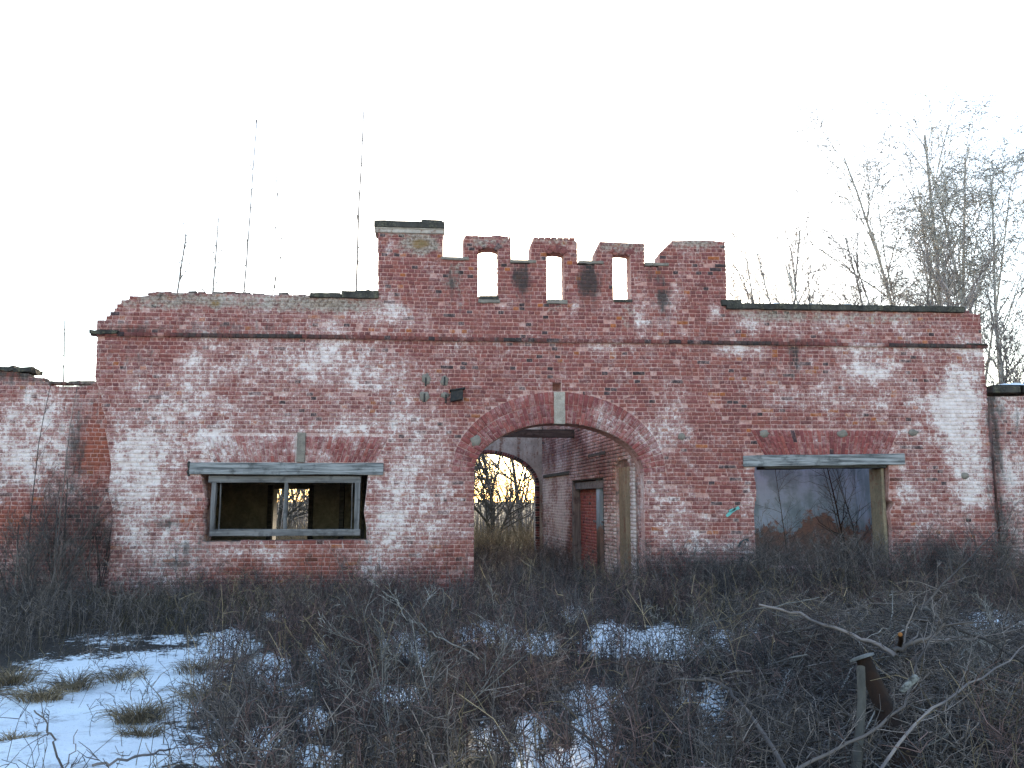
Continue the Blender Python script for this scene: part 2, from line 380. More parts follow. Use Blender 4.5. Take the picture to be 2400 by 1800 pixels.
def lay_bricks(parent, Q, plane, cols, wearf, yf=None, dep=None, n_ind=300, name='brick', rest='brickwork', mat=None):
    """the bricks that show largest become parts of their own, the rest one part"""
    n = len(Q)
    if n == 0: return
    mat = mat or M_BRICK
    if yf is None: yf = rng.normal(0, .003, n)
    if dep is None: dep = np.full(n, .11)
    Vb = brick_verts(Q, yf, dep, plane)
    cuv = Q[:, [0, 1, 2, 3]]
    uu = np.concatenate([cuv, cuv, cuv], 1)
    wr = wearf(uu[..., 0].ravel(), uu[..., 1].ravel()).reshape(n, 12, 3)
    wr[:, :, 0] += rng.normal(0, .085, n)[:, None]
    wr[:, :8, 0] += .16; wr[:, 8:, 0] -= .06
    cc = np.repeat(cols[:, None, :], 12, 1)
    p = Vb[:, 8:12]; px, py, dp = to_px(p.reshape(-1, 3)); px = px.reshape(n, 4); py = py.reshape(n, 4)
    area = .5 * np.abs((px[:, 0] - px[:, 2]) * (py[:, 1] - py[:, 3]) - (px[:, 1] - px[:, 3]) * (py[:, 0] - py[:, 2]))
    inside = (px.mean(1) > 0) & (px.mean(1) < 2400) & (py.mean(1) < 1370) & (py.mean(1) > 0)
    order = np.argsort(-(area * inside)); ind = order[:n_ind]; oth = order[n_ind:]
    for k in ind:
        mesh_np(name, Vb[k], [BF], mat, parent, {'bcol': cc[k], 'wear': wr[k]})
    if len(oth):
        m = len(oth); F = (BF[None] + (np.arange(m) * 12)[:, None, None]).reshape(-1, 4)
        mesh_np(rest, Vb[oth].reshape(-1, 3), [F], mat, parent, {'bcol': cc[oth].reshape(-1, 3), 'wear': wr[oth].reshape(-1, 3)}, kind='stuff')
def rows_fill(solid, u0, u1, z0, z1, stretch=lambda r, z: .25, zrow0=0.0, du=.012, minw=.035, pitch=PITCH_H, h=H):
    """fill the solid area with courses; returns quads and a flag for bricks at the edge of a run"""
    Q, edge = [], []
    r0 = int(math.floor((z0 - zrow0) / h)); r1 = int(math.ceil((z1 - zrow0) / h))
    us = np.arange(u0, u1, du)
    rr = random.Random(5)
    for r in range(r0, r1):
        zb = zrow0 + r * h; zc = zb + h / 2
        ok = solid(us, np.full_like(us, zc)) & solid(us, np.full_like(us, zc + .30 * h)) & solid(us, np.full_like(us, zc - .30 * h))
        if not ok.any(): continue
        d = np.diff(np.concatenate([[0], ok.astype(int), [0]])); st = np.where(d == 1)[0]; en = np.where(d == -1)[0]
        js = [u0 - rr.uniform(0, .26)]; k = 0
        if r % 2: js[0] -= pitch * .5
        sfrac = stretch(r, zc)
        while js[-1] < u1 + .3:
            w = pitch * (2 if rr.random() < sfrac else 1) * rr.uniform(.95, 1.05); js.append(js[-1] + w)
        for a, b in zip(st, en):
            ua, ub = us[a], us[min(b, len(us) - 1)]
            c = [ua] + [j for j in js if ua + minw < j < ub - minw] + [ub]
            for i in range(len(c) - 1):
                l, q = c[i] + MJ / 2, c[i + 1] - MJ / 2
                if q - l < .02: continue
                Q.append([(l, zb + MJ / 2), (q, zb + MJ / 2), (q, zb + h - MJ / 2), (l, zb + h - MJ / 2)])
                edge.append(i == 0 or i == len(c) - 2)
    return np.array(Q), np.array(edge)
def wall_core(name, outline, through, recess, plane, T, mat, parent, wearf, grid=.14, y0=.011, cols=(.2, .07, .06)):
    """solid masonry body with openings: front and back sheets, reveals, and blind recesses"""
    loops = [outline] + through + [r[0] for r in recess]
    V2, E = [], []
    for L in loops:
        s = len(V2); m = len(L); V2 += [Vector(p) for p in L]; E += [(s + i, s + (i + 1) % m) for i in range(m)]
    nb = len(V2)
    O = np.array(outline); lo, hi = O.min(0), O.max(0)
    gu, gzz = np.meshgrid(np.arange(lo[0] + grid / 2, hi[0], grid), np.arange(lo[1] + grid / 2, hi[1], grid)); gu, gzz = gu.ravel(), gzz.ravel()
    def inside(u, z, rec=True):
        k = poly_in(outline, u, z)
        for h in through: k &= ~poly_in(h, u, z)
        if rec:
            for h in recess: k &= ~poly_in(h[0], u, z)
        return k
    k = inside(gu, gzz)
    V2 += [Vector((a, b)) for a, b in zip(gu[k], gzz[k])]
    vo, eo, fo, _, _, _ = delaunay_2d_cdt(V2, E, [], 0, 1e-5)
    P = np.array([(v.x, v.y) for v in vo]); T3 = np.array([f for f in fo if len(f) == 3])
    cen = P[T3].mean(1); T3 = T3[inside(cen[:, 0], cen[:, 1])]
    a, b, c = P[T3[:, 0]], P[T3[:, 1]], P[T3[:, 2]]
    cr = (b[:, 0] - a[:, 0]) * (c[:, 1] - a[:, 1]) - (b[:, 1] - a[:, 1]) * (c[:, 0] - a[:, 0])
    T3[cr < 0] = T3[cr < 0][:, ::-1]
    n = len(P)
    fr = plane.p(P, np.full(n, y0)); bk = plane.p(P, np.full(n, T))
    VV = [fr, bk]; UV = [P, P]; tri = [T3, T3[:, ::-1] + n]; quad = []
    base = 2 * n
    for L, d in [(outline, T)] + [(h, T) for h in through] + [(h[0], h[1]) for h in recess]:
        L = np.array(L); m = len(L)
        VV += [plane.p(L, np.full(m, y0)), plane.p(L, np.full(m, d))]; UV += [L, L]
        i = np.arange(m); j = (i + 1) % m
        quad.append(np.stack([base + i, base + j, base + m + j, base + m + i], 1))
        if d < T: tri.append(np.array([[base + m, base + m + q, base + m + q + 1] for q in range(1, m - 1)]))
        base += 2 * m
    VV = np.concatenate(VV); UV = np.concatenate(UV)
    wr = wearf(UV[:, 0], UV[:, 1])
    return mesh_np(name, VV, tri + quad, mat, parent, {'wear': wr, 'bcol': np.tile(np.array(cols), (len(VV), 1))})
def ell(cx, zs, a, b, n=28, t0=0.0, t1=math.pi):
    return [(cx + a * math.cos(t0 + (t1 - t0) * i / n), zs + b * math.sin(t0 + (t1 - t0) * i / n)) for i in range(n + 1)]
def arch_quads(cx, zs, a, b, A, B, splits=((.40, .20, .40), (.2, .4, .4)), pitch=.083, skip=None, t0=0.0, t1=math.pi):
    ts = np.linspace(t0, t1, 800); ex = np.stack([a * np.cos(ts), b * np.sin(ts)], 1)
    s = np.concatenate([[0], np.cumsum(np.linalg.norm(np.diff(ex, axis=0), axis=1))]); m = max(4, int(round(s[-1] / pitch)))
    tt = np.interp(np.linspace(0, s[-1], m + 1), s, ts); Q = []
    for i in range(m):
        ta, tb = tt[i], tt[i + 1]
        fs = np.concatenate([[0], np.cumsum(splits[i % len(splits)])])
        for f0, f1 in zip(fs[:-1], fs[1:]):
            pt = lambda t, f: np.array([cx + (a + (A - a) * f) * math.cos(t), zs + (b + (B - b) * f) * math.sin(t)])
            q = np.array([pt(ta, f0), pt(ta, f1), pt(tb, f1), pt(tb, f0)]); c = q.mean(0)
            if skip and skip(c[0], c[1]): continue
            e = np.linalg.norm(q[0] - q[3]); l = np.linalg.norm(q[0] - q[1])
            uvec = (q[1] - q[0]) / max(l, 1e-6); tv = (q[3] - q[0]) / max(e, 1e-6)
            g = .0055
            q2 = [q[0] + uvec * g + tv * g, q[1] - uvec * g + tv * g, q[2] - uvec * g - tv * g, q[3] + uvec * g - tv * g]
            Q.append(q2)
    return np.array(Q)

# ------------------------------------------------------------------ the gatehouse: outline measured in the photo
OUT_PX = [(256, 1440), (256, 1290), (262, 1200), (251, 1150), (259, 1090), (246, 1010), (250, 985), (234, 945), (238, 930), (221, 884), (225, 800), (225, 748), (243, 747), (253, 735), (262, 727), (270, 717), (279, 706), (291, 698), (316, 690),
          (347, 687), (380, 683), (440, 685), (520, 687), (600, 688), (690, 690), (727, 692), (884, 692), (884, 533), (1036, 536), (1036, 606), (1087, 606), (1087, 558), (1093, 547), (1150, 549), (1197, 555), (1198, 613), (1244, 614),
          (1244, 572), (1252, 553), (1352, 559), (1354, 616), (1396, 617), (1396, 586), (1408, 561), (1511, 566), (1511, 621), (1545, 622), (1545, 592), (1577, 560), (1620, 558), (1664, 558), (1699, 562), (1702, 640), (1704, 716),
          (2258, 727), (2289, 731), (2300, 740), (2300, 800), (2306, 815), (2312, 900), (2316, 960), (2320, 1020), (2322, 1440)]
OUT = [W(*p) for p in OUT_PX]
OUT[0] = (OUT[1][0], -.35); OUT[-1] = (OUT[-2][0], -.35)
cA = W(1310, 1107); aA = (W(1508, 1107)[0] - W(1112, 1107)[0]) / 2; cxA = (W(1508, 1107)[0] + W(1112, 1107)[0]) / 2
zsA = cA[1]; bA = W(1310, 992)[1] - zsA; AA = aA + .46; BA = W(1310, 918)[1] - zsA
arch_hole = [(cxA + aA, -.34)] + ell(cxA, zsA, aA, bA, 36) + [(cxA - aA, -.34)]
def rect_px(x0, y0, x1, y1):
    a = W(x0, y1); b = W(x1, y0); return [(a[0], a[1]), (b[0], a[1]), (b[0], b[1]), (a[0], b[1])]
def loop_px(L): return [W(*p) for p in L]
def loophole(x0, x1, yt, yb, rise):
    a = W(x0, yb); b = W(x1, yt); cx = (a[0] + b[0]) / 2; w = (b[0] - a[0]) / 2; zs = b[1] - rise
    return [(a[0], a[1]), (b[0], a[1])] + ell(cx, zs, w, rise, 10)
LH = [loophole(1120, 1167, 581, 694, .07), loophole(1281, 1321, 591, 703, .04), loophole(1438, 1476, 594, 702, .03)]
WL = loop_px([(472, 1270), (858, 1266), (858, 1236), (852, 1200), (858, 1150), (862, 1112), (470, 1112), (478, 1150), (482, 1180), (474, 1215), (480, 1240)])
WR = loop_px([(1772, 1330), (2092, 1330), (2090, 1230), (2084, 1200), (2096, 1178), (2082, 1170), (2084, 1120), (2082, 1080), (1772, 1080), (1768, 1110), (1774, 1150), (1768, 1200)])
HOLE = rect_px(1295, 896, 1315, 917)
HOLE2 = rect_px(1806, 1324, 1700, 1345)
CORN_Z = W(1300, 798)[1]; ZROW0 = CORN_Z - H / 2 - 200 * H
LIN_L = rect_px(440, 1084, 898, 1113); LIN_R = rect_px(1743, 1068, 2121, 1093)

def B2(L):                                # photo ellipses -> wall metres
    out = []
    for x, y, rx, ry, a in L:
        u, z = W(x, y); out.append((u, z, rx / 117., ry / 117., a))
    return out
BLOBS_WASH[:] = B2([(610, 920, 400, 190, .38), (330, 1180, 140, 200, .12), (2120, 940, 260, 160, .14), (640, 1050, 240, 60, .22), (752, 816, 75, 28, .5), (766, 860, 75, 32, .45), (902, 872, 55, 48, .5), (834, 884, 25, 25, .4), (530, 868, 40, 16, .4), (449, 851, 26, 34, .45), (435, 925, 45, 28, .35),
    (820, 1002, 95, 18, .4), (915, 990, 90, 28, .3), (508, 1042, 36, 32, .6), (454, 965, 18, 28, .4), (535, 702, 28, 26, .5), (590, 695, 60, 9, .4), (700, 712, 90, 22, .3), (780, 760, 35, 24, .45), (850, 735, 50, 28, .32), (600, 810, 90, 16, .2),
    (330, 1060, 70, 60, .48), (300, 1115, 45, 50, .3), (330, 1275, 80, 80, .42), (410, 1310, 75, 55, .6), (330, 960, 80, 60, .25), (340, 1180, 90, 60, .2), (555, 1292, 62, 13, .75), (630, 1312, 34, 30, .6), (760, 1290, 60, 10, .5),
    (892, 1290, 52, 75, .6), (930, 1220, 75, 55, .35), (905, 1150, 60, 50, .3), (1000, 1150, 90, 130, .22), (960, 1060, 60, 80, .2), (1040, 1260, 60, 80, .25), (1583, 970, 26, 70, .55), (1530, 1060, 32, 70, .35), (1560, 1210, 45, 150, .32), (1610, 1230, 55, 45, .4), (1755, 1150, 18, 70, .6), (1740, 1300, 42, 48, .7), (1660, 1300, 45, 45, .35),
    (1400, 960, 22, 22, .55), (1440, 985, 45, 24, .45), (1500, 1010, 40, 34, .42), (1240, 985, 22, 16, .25), (1160, 960, 26, 16, .25), (1349, 719, 16, 16, .6), (1429, 716, 14, 16, .6), (1583, 681, 16, 26, .65), (1563, 712, 22, 20, .5), (1498, 721, 22, 26, .6), (1497, 756, 12, 30, .55), (1540, 760, 60, 30, .3), (1677, 734, 16, 18, .65), (1744, 763, 14, 14, .5),
    (913, 580, 12, 16, .5), (926, 718, 28, 26, .6), (1184, 711, 16, 22, .5), (1009, 640, 9, 8, .5), (950, 745, 60, 22, .45), (1350, 786, 22, 9, .6), (1400, 815, 26, 12, .7), (1250, 800, 200, 9, .2), (1460, 880, 20, 14, .6), (1550, 800, 80, 50, .2),
    (1762, 752, 40, 28, .6), (1955, 755, 50, 24, .6), (1830, 760, 40, 20, .35), (2090, 750, 50, 28, .5), (2200, 775, 60, 18, .4), (1867, 789, 14, 12, .5), (1694, 818, 32, 20, .6), (1738, 818, 14, 16, .6), (1779, 822, 18, 16, .6), (2000, 818, 300, 9, .45), (1999, 864, 36, 20, .6), (2052, 876, 26, 26, .6), (2080, 850, 60, 40, .3),
    (2284, 822, 45, 30, .6), (2255, 880, 50, 70, .5), (2247, 948, 55, 62, .75), (2238, 985, 45, 34, .5), (2272, 1090, 50, 95, .85), (2280, 1160, 45, 45, .6), (2170, 1020, 70, 90, .2), (2110, 1136, 22, 40, .55), (2150, 1180, 60, 80, .3), (2050, 945, 200, 16, .28), (1900, 900, 200, 40, .18), (1850, 940, 120, 20, .2), (2180, 1240, 90, 50, .25), (1670, 1180, 70, 40, .15)])
BLOBS_DARK[:] = B2([(1222, 650, 24, 42, .75), (1380, 655, 28, 50, .8), (1062, 660, 20, 50, .45), (1530, 640, 24, 24, .4), (1556, 700, 14, 46, .75), (1862, 840, 9, 34, .75), (1860, 815, 30, 9, .3), (320, 830, 60, 50, .2), (390, 1228, 42, 14, .5), (430, 1285, 32, 16, .5), (400, 1322, 38, 10, .5), (560, 768, 120, 14, .35), (300, 775, 80, 12, .35),
    (1300, 1420, 1200, 60, .30), (700, 1400, 300, 30, .15), (1650, 1330, 60, 30, .4), (2220, 1290, 120, 40, .4), (2330, 1120, 16, 200, .5), (1950, 800, 330, 6, .3), (350, 690, 90, 8, .3), (480, 1265, 16, 60, .3), (864, 1270, 14, 50, .3), (1820, 880, 60, 40, .15), (1430, 870, 30, 16, .1)])
BLOBS_MOSS[:] = B2([(985, 572, 46, 24, 1.1), (940, 545, 60, 8, .5), (1062, 650, 28, 52, .55), (1140, 566, 60, 16, .6), (1300, 570, 60, 14, .55), (1455, 575, 62, 24, .6), (1640, 572, 70, 12, .7), (1600, 600, 70, 24, .25), (1470, 745, 22, 40, .45), (1300, 722, 24, 12, .55), (1400, 650, 60, 50, .25), (560, 705, 240, 24, .62), (800, 715, 110, 20, .6), (400, 700, 110, 26, .15), (504, 712, 12, 9, .6), (1980, 745, 340, 16, .55), (1800, 735, 80, 20, .3), (1230, 640, 26, 40, .2), (440, 1200, 90, 40, .25), (340, 710, 60, 20, .2), (2200, 1330, 100, 40, .3), (1690, 1320, 50, 20, .4)])
BLOBS_RED[:] = B2([(660, 1330, 190, 60, .45), (445, 1215, 22, 30, .6), (2095, 1160, 14, 50, .6), (2297, 1010, 12, 18, .7), (1050, 1350, 40, 60, .35)])
def wear_front(u, z):
    w = blob_field(BLOBS_WASH, u, z); d = blob_field(BLOBS_DARK, u, z); m = blob_field(BLOBS_MOSS, u, z); r = blob_field(BLOBS_RED, u, z)
    base = .13 + .2 * (fbm(u * .5, z * .5, 4) - .5) * 2
    return np.stack([np.clip(base + w - .5 * r, -.2, 1.1), np.clip(d * 1.25, 0, 1) - .02, np.clip(m, 0, 1) - .05], 1)
def wear_const(w, d=0., m=0., nz=.3, seed=0, blobs=None):
    def f(u, z):
        n = (fbm(u * .8, z * .8, seed) - .5) * 2 * nz
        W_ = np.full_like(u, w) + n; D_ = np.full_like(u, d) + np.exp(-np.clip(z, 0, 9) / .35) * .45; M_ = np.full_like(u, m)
        if blobs:
            W_ = W_ + blob_field(blobs.get('w', []), u, z); D_ = D_ + blob_field(blobs.get('d', []), u, z); M_ = M_ + blob_field(blobs.get('m', []), u, z)
        return np.stack([W_, D_, M_], 1)
    return f

gate = thing('gatehouse', 'ruined red brick gatehouse with round arch, battlements and peeling whitewash', 'gatehouse', (2.0, 0.3, 0))

# fans of bricks over the two windows
def fan_px(x0, x1, yt, yb, flare):
    a = W(x0, yb); b = W(x1, yb); zt = W((x0 + x1) / 2, yt)[1]; fl = flare / 117.
    return [(a[0], a[1]), (b[0], b[1]), (b[0] + fl, zt), (a[0] - fl, zt)]
FAN_R = fan_px(1792, 2080, 1008, 1067, 32); FAN_L = fan_px(500, 880, 1022, 1083, 30)
KEY_L = rect_px(695, 1014, 717, 1083)
def fan_quads(P, skip=None):
    (x0, z0), (x1, _), (x2, z1), (x3, _) = P; m = int(round((x1 - x0) / .078)); Q = []
    for i in range(m):
        f0, f1 = i / m, (i + 1) / m; g = .005
        sp = [(0, .5), (.5, 1)] if i % 2 else [(0, .26), (.26, .76), (.76, 1)]
        for a, b in sp:
            L = lambda f, h: (x0 + (x1 - x0) * f) * (1 - h) + (x3 + (x2 - x3) * f) * h
            za, zb = z0 + (z1 - z0) * a + g, z0 + (z1 - z0) * b - g
            q = [(L(f0, a) + g, za), (L(f1, a) - g, za), (L(f1, b) - g, zb), (L(f0, b) + g, zb)]
            c = np.mean(q, 0)
            if skip and skip(c[0], c[1]): continue
            Q.append(q)
    return np.array(Q)

ring_out = ell(cxA, zsA, AA, BA, 36); RING = ring_out
def exp_rect(P, g):
    P = np.array(P); lo, hi = P.min(0) - g, P.max(0) + g
    return [(lo[0], lo[1]), (hi[0], lo[1]), (hi[0], hi[1]), (lo[0], hi[1])]
EXCL = [arch_hole, RING, WL, WR, HOLE, HOLE2, FAN_R, FAN_L, exp_rect(LIN_L, .0), exp_rect(LIN_R, .0)] + LH
def solid_front(u, z):
    k = poly_in(OUT, u, z)
    for e in EXCL: k &= ~poly_in(e, u, z)
    k &= ~((z > CORN_Z - H * .45) & (z < CORN_Z + H * .45))
    return k
core_out = [(x + (.02 if x < 0 else -.02), z - (.045 if z > 2.5 else 0)) for x, z in OUT]
g5 = lambda L: [tuple(np.array(p) + (np.array(p) - np.mean(L, 0)) / np.linalg.norm(np.array(p) - np.mean(L, 0)) * .006) for p in L]
T_W = 0.64
T_U = 0.36
low_out = core_out[:11] + [(core_out[10][0], CORN_Z), (core_out[58][0], CORN_Z)] + core_out[58:]
up_out = [(core_out[11][0], CORN_Z)] + core_out[11:57] + [(core_out[56][0], CORN_Z)]
front = wall_core('front_wall', low_out, [g5(arch_hole), g5(WL), g5(WR)], [(HOLE, .32), (HOLE2, .2)], FRONT, T_W, M_MORTAR, gate, wear_front)
wall_core('parapet_wall', up_out, [g5(l) for l in LH], [], FRONT, T_U, M_MORTAR, gate, wear_front)
box('wall_head', core_out[11][0] + .05, core_out[56][0] - .05, T_U + .004, T_W, CORN_Z - .02, CORN_Z + .03, M_STONE, gate, .012, 30)
def stretch_front(r, z):
    if z > 4.2: return .08 if r % 5 else .35
    if z > 3.0: return .12 if r % 3 else .5
    return .3 if r % 2 else .65
Q, edge = rows_fill(solid_front, OUT[9][0] - .2, OUT[-1][0] + .2, -.25, 8.0, stretch_front, ZROW0)
cu = Q.mean(1)
Q[..., 1] += wobble(Q[..., 0], Q[..., 1])
miss = (rng.random(len(Q)) < .006)
topz = np.array([cu[:, 1]]).ravel()
yf = rng.normal(0, .0035, len(Q)); 
redf = blob_field(BLOBS_RED, cu[:, 0], cu[:, 1])
spall = rng.random(len(Q)) < .05; yf[spall] += rng.uniform(.004, .016, spall.sum())
lay_bricks(front, Q[~miss], FRONT, brick_cols(len(Q), cu[:, 0], cu[:, 1], red=redf)[~miss], wear_front, yf[~miss], np.where(edge, .30, .10)[~miss])

# arch ring, keystone
def in_key(u, z): return abs(u - W(1310, 950)[0]) < .105 and z > zsA + bA * .5
ring = mesh_np('arch_ring', *(lambda a: (a[0], a[1]))((lambda L: (np.concatenate([FRONT.p(np.array(L), np.full(len(L), .012)), FRONT.p(np.array(L), np.full(len(L), .25))]),
        [np.array([(i, i + 1, len(L) + i + 1, len(L) + i) for i in range(len(L) - 1)])]))(ell(cxA, zsA, aA + .004, bA + .004, 40))), M_MORTAR, gate,
        {'wear': np.tile((.1, .25, .1), (82, 1)), 'bcol': np.tile((.2, .07, .06), (82, 1))})
RQ = arch_quads(cxA, zsA, aA, bA, AA, BA, skip=in_key)
rc = RQ.mean(1)
lay_bricks(ring, RQ, FRONT, brick_cols(len(RQ), rc[:, 0], rc[:, 1], .0, .02) * np.array([1.05, .9, .95]), lambda u, z: wear_front(u, z) - np.array([.1, 0, 0]), rng.normal(-.006, .003, len(RQ)), np.full(len(RQ), .30), 300)
kx0, kzt = W(1298, 918); kx1, _ = W(1324, 918); _, kzb = W(1310, 994)
box('keystone', kx0, kx1, -.022, .3, kzb, kzt, M_PALE, gate, .004, 5)
for nm, P, keyed in (('window_fan', FAN_R, False), ('window_fan', FAN_L, True)):
    q = fan_quads(P, (lambda u, z: poly_in(exp_rect(KEY_L, .012), np.array([u]), np.array([z]))[0]) if keyed else None)
    c = q.mean(1)
    pm = np.array([(x, z) for x, z in P]); V = np.concatenate([FRONT.p(pm, np.full(4, .013))])
    core = mesh_np(nm, V, [np.array([[0, 1, 2, 3]])], M_MORTAR, gate, {'wear': wear_front(pm[:, 0], pm[:, 1]), 'bcol': np.tile((.2, .07, .06), (4, 1))})
    lay_bricks(core, q, FRONT, brick_cols(len(q), c[:, 0], c[:, 1], .0, .02) * np.array([1.1, .92, .95]), lambda u, z: wear_front(u, z) - np.array([.06, 0, 0]), rng.normal(-.003, .002, len(q)), np.full(len(q), .06))
kp = KEY_L; box('window_keystone', kp[0][0], kp[1][0], -.05, .12, kp[0][1] - .005, kp[2][1], M_CEMENT, gate, .006, 4)

def reveal_bricks(par, x, sgn, z0, z1, y0, y1, wf, n_ind=60):
    pl = Plane((x, 0, 0), (0, 1, 0), (sgn, 0, 0))
    q, e = rows_fill(lambda u, z: (u > y0) & (u < y1) & (z > z0) & (z < z1), y0, y1, z0, z1, lambda r, z: .5, ZROW0)
    if len(q): lay_bricks(par, q, pl, brick_cols(len(q), q[:, 0, 0] + x, q[:, 0, 1]), wf, rng.normal(-.008, .004, len(q)), np.full(len(q), .03), n_ind)
for l in LH:
    L = np.array(l); za, zb = L[:, 1].min(), L[:, 1].max() - .05
    reveal_bricks(front, L[:, 0].max() + .004, 1, za, zb, .30, .355, wear_const(.05, .0, 0, .2)); reveal_bricks(front, L[:, 0].min() - .004, -1, za, zb, .30, .355, wear_const(.05, .0, 0, .2))
reveal_bricks(front, cxA + aA + .004, 1, -.1, zsA, .31, .63, wear_const(.55, .15, .1, .3)); reveal_bricks(front, W(1772, 1200)[0] - .004, -1, -.1, W(1772, 1095)[1], .31, .63, wear_const(.2, .1, .1, .2))
# string course: a row of projecting headers with a worn profile
cx0, cx1 = W(214, 790)[0], W(2311, 803)[0]
zc = CORN_Z
def cornice_bm():
    n = 150; prof = [(-.005, zc - H * .48), (-.035, zc - H * .46), (-.05, zc - H * .1), (-.055, zc + H * .3), (-.03, zc + H * .46), (.012, zc + H * .6)]
    V, Fq = [], []
    for i in range(n + 1):
        x = cx0 + (cx1 - cx0) * i / n
        k = 1 - .5 * float(fbm(np.array([x * 2.2]), np.array([.5]), 77)[0])
        for y, z in prof: V.append((x, y * k, z + float(wobble(np.array([x]), np.array([zc]))[0])))
    m = len(prof)
    for i in range(n):
        for j in range(m - 1): a = i * m + j; Fq.append((a, a + m, a + m + 1, a + 1))
    return np.array(V), [np.array(Fq)]
V, Fq = cornice_bm()
def wear_corn(u, z):
    n = fbm(u * 1.3, z * 0 + 3, 41)
    return np.stack([np.clip((n - .62) * 2.5, 0, .6), np.clip(.30 + (fbm(u * .8, z * 0, 43) - .5) * 1.6, 0, .9), np.full_like(u, .12)], 1)
corn = mesh_np('cornice', V, Fq, M_MORTAR, gate, {'wear': wear_corn(V[:, 0], V[:, 2]), 'bcol': np.tile((.2, .07, .06), (len(V), 1))})
cq = []; x = cx0
while x < cx1 - .06:
    w = .1265 * random.uniform(.96, 1.06)
    if not random.random() < .03: cq.append([(x + .004, zc - H * .5 + .003), (x + w - .004, zc - H * .5 + .003), (x + w - .004, zc + H * .5 - .004), (x + .004, zc + H * .5 - .004)])
    x += w
cq = np.array(cq); c = cq.mean(1); cq[..., 1] += wobble(cq[..., 0], cq[..., 1])
lay_bricks(corn, cq, FRONT, brick_cols(len(cq), c[:, 0], c[:, 1], 0, .2) * .72, wear_corn, rng.normal(-.062, .007, len(cq)), np.full(len(cq), .10))
a = W(212, 776); box('cornice_end_stone', a[0], a[0] + .55, -.10, .40, zc - .01, zc + .075, M_STONE, gate, .015, 4)
a = W(2262, 796); box('cornice_end_stone', a[0], a[0] + .43, -.085, .35, zc + H * .2, zc + H * .62, M_STONE, gate, .008, 4)

# copings, ledges and sills
def slab_px(name, x0, x1, yt, yb, y0=-.06, y1=.42, mat=M_STONE, tilt=0., jit=.006, cuts=6):
    a = W(x0, yb); b = W(x1, yt); return box(name, a[0], b[0], y0, y1, a[1], b[1], mat, gate, jit, cuts, .01, tilt)
slab_px('coping', 727, 800, 688, 698); slab_px('coping', 801, 888, 684, 699); slab_px('coping', 834, 886, 681, 685, -.03, .4)
slab_px('coping', 1690, 1736, 704, 717); 
for i in range(5):
    xa = 1702 + 111 * i; slab_px('coping', xa, xa + 110.5, 712.5 + i * 1.9, 725 + i * 1.6, -.075, .42, jit=.008)
z_ = W(1980, 716)[1]; xs = [W(1710, 716)[0], W(2255, 716)[0]]
slab_px('tower_cap', 877, 1042, 522, 533, -.07, .46); slab_px('tower_cap', 988, 1037, 516, 523, -.02, .5)
slab_px('cap_moulding', 880, 1040, 532, 537, -.045, .43, M_PALE); slab_px('cap_moulding', 878, 1040, 537, 545, -.03, .41, M_GREYPL)
for x0, x1, y0, y1 in ((1034, 1099, 603, 609), (1196, 1256, 610, 616), (1355, 1414, 612, 618), (1511, 1567, 617, 623)):
    slab_px('ledge', x0, x1, y0, y1, -.03, .40, M_CEMENT)
for x0, x1, y0, y1, mt in ((1121, 1172, 702, 710, M_CEMENT), (1123, 1168, 694, 702, M_STONE), (1281, 1330, 703, 712, M_CEMENT), (1438, 1482, 702, 708, M_STONE)):
    slab_px('loophole_sill', x0, x1, y0, y1, -.03, .38, mt, cuts=3)
def snow_strip(x0, x1, y, zz, wid=.36, seed=1):
    n = 40; V = []; 
    for i in range(n + 1):
        x = x0 + (x1 - x0) * i / n; hgt = max(0, (float(fbm(np.array([x * 2.5]), np.array([seed * 1.0]), 5)[0]) - .38)) * .16
        V += [(x, y, zz), (x, y + .05, zz + hgt), (x, y + wid * .7, zz + hgt * 1.1), (x, y + wid, zz)]
    F = [(4 * i + j, 4 * i + 4 + j, 4 * i + 5 + j, 4 * i + 1 + j) for i in range(n) for j in range(3)]
    return np.array(V), [np.array(F)]
V, Fq = snow_strip(xs[0], xs[1], .02, W(1980, 717)[1] + .008); mesh_np('snow_cover', V, Fq, M_SNOWCAP, gate, smooth=True)

# loophole arches: short soldier bricks over each opening
for (x0, x1, yt, yb) in ((1110, 1178, 556, 581), (1276, 1330, 572, 591), (1432, 1484, 576, 594)):
    a = W(x0, yb); b = W(x1, yt); cxl = (a[0] + b[0]) / 2
    hw = (W({1110: 1166, 1276: 1320, 1432: 1475}[x0], yb)[0] - W({1110: 1122, 1276: 1283, 1432: 1440}[x0], yb)[0]) / 2
    q = arch_quads(cxl, a[1] - .10, hw, .115, hw + .17, .115 + .16, ((1.0,), (.55, .45)), .075, t0=.5, t1=math.pi - .5)
    c = q.mean(1); Vc = FRONT.p(q[0], np.full(4, .02))
    core = mesh_np('loophole_arch', Vc, [np.array([[0, 1, 2, 3]])], M_MORTAR, gate, {'wear': wear_front(q[0][:, 0], q[0][:, 1]), 'bcol': np.tile((.2, .07, .06), (4, 1))})
    lay_bricks(core, q, FRONT, brick_cols(len(q), c[:, 0], c[:, 1], 0, .15), wear_front, rng.normal(-.009, .003, len(q)), np.full(len(q), .12))

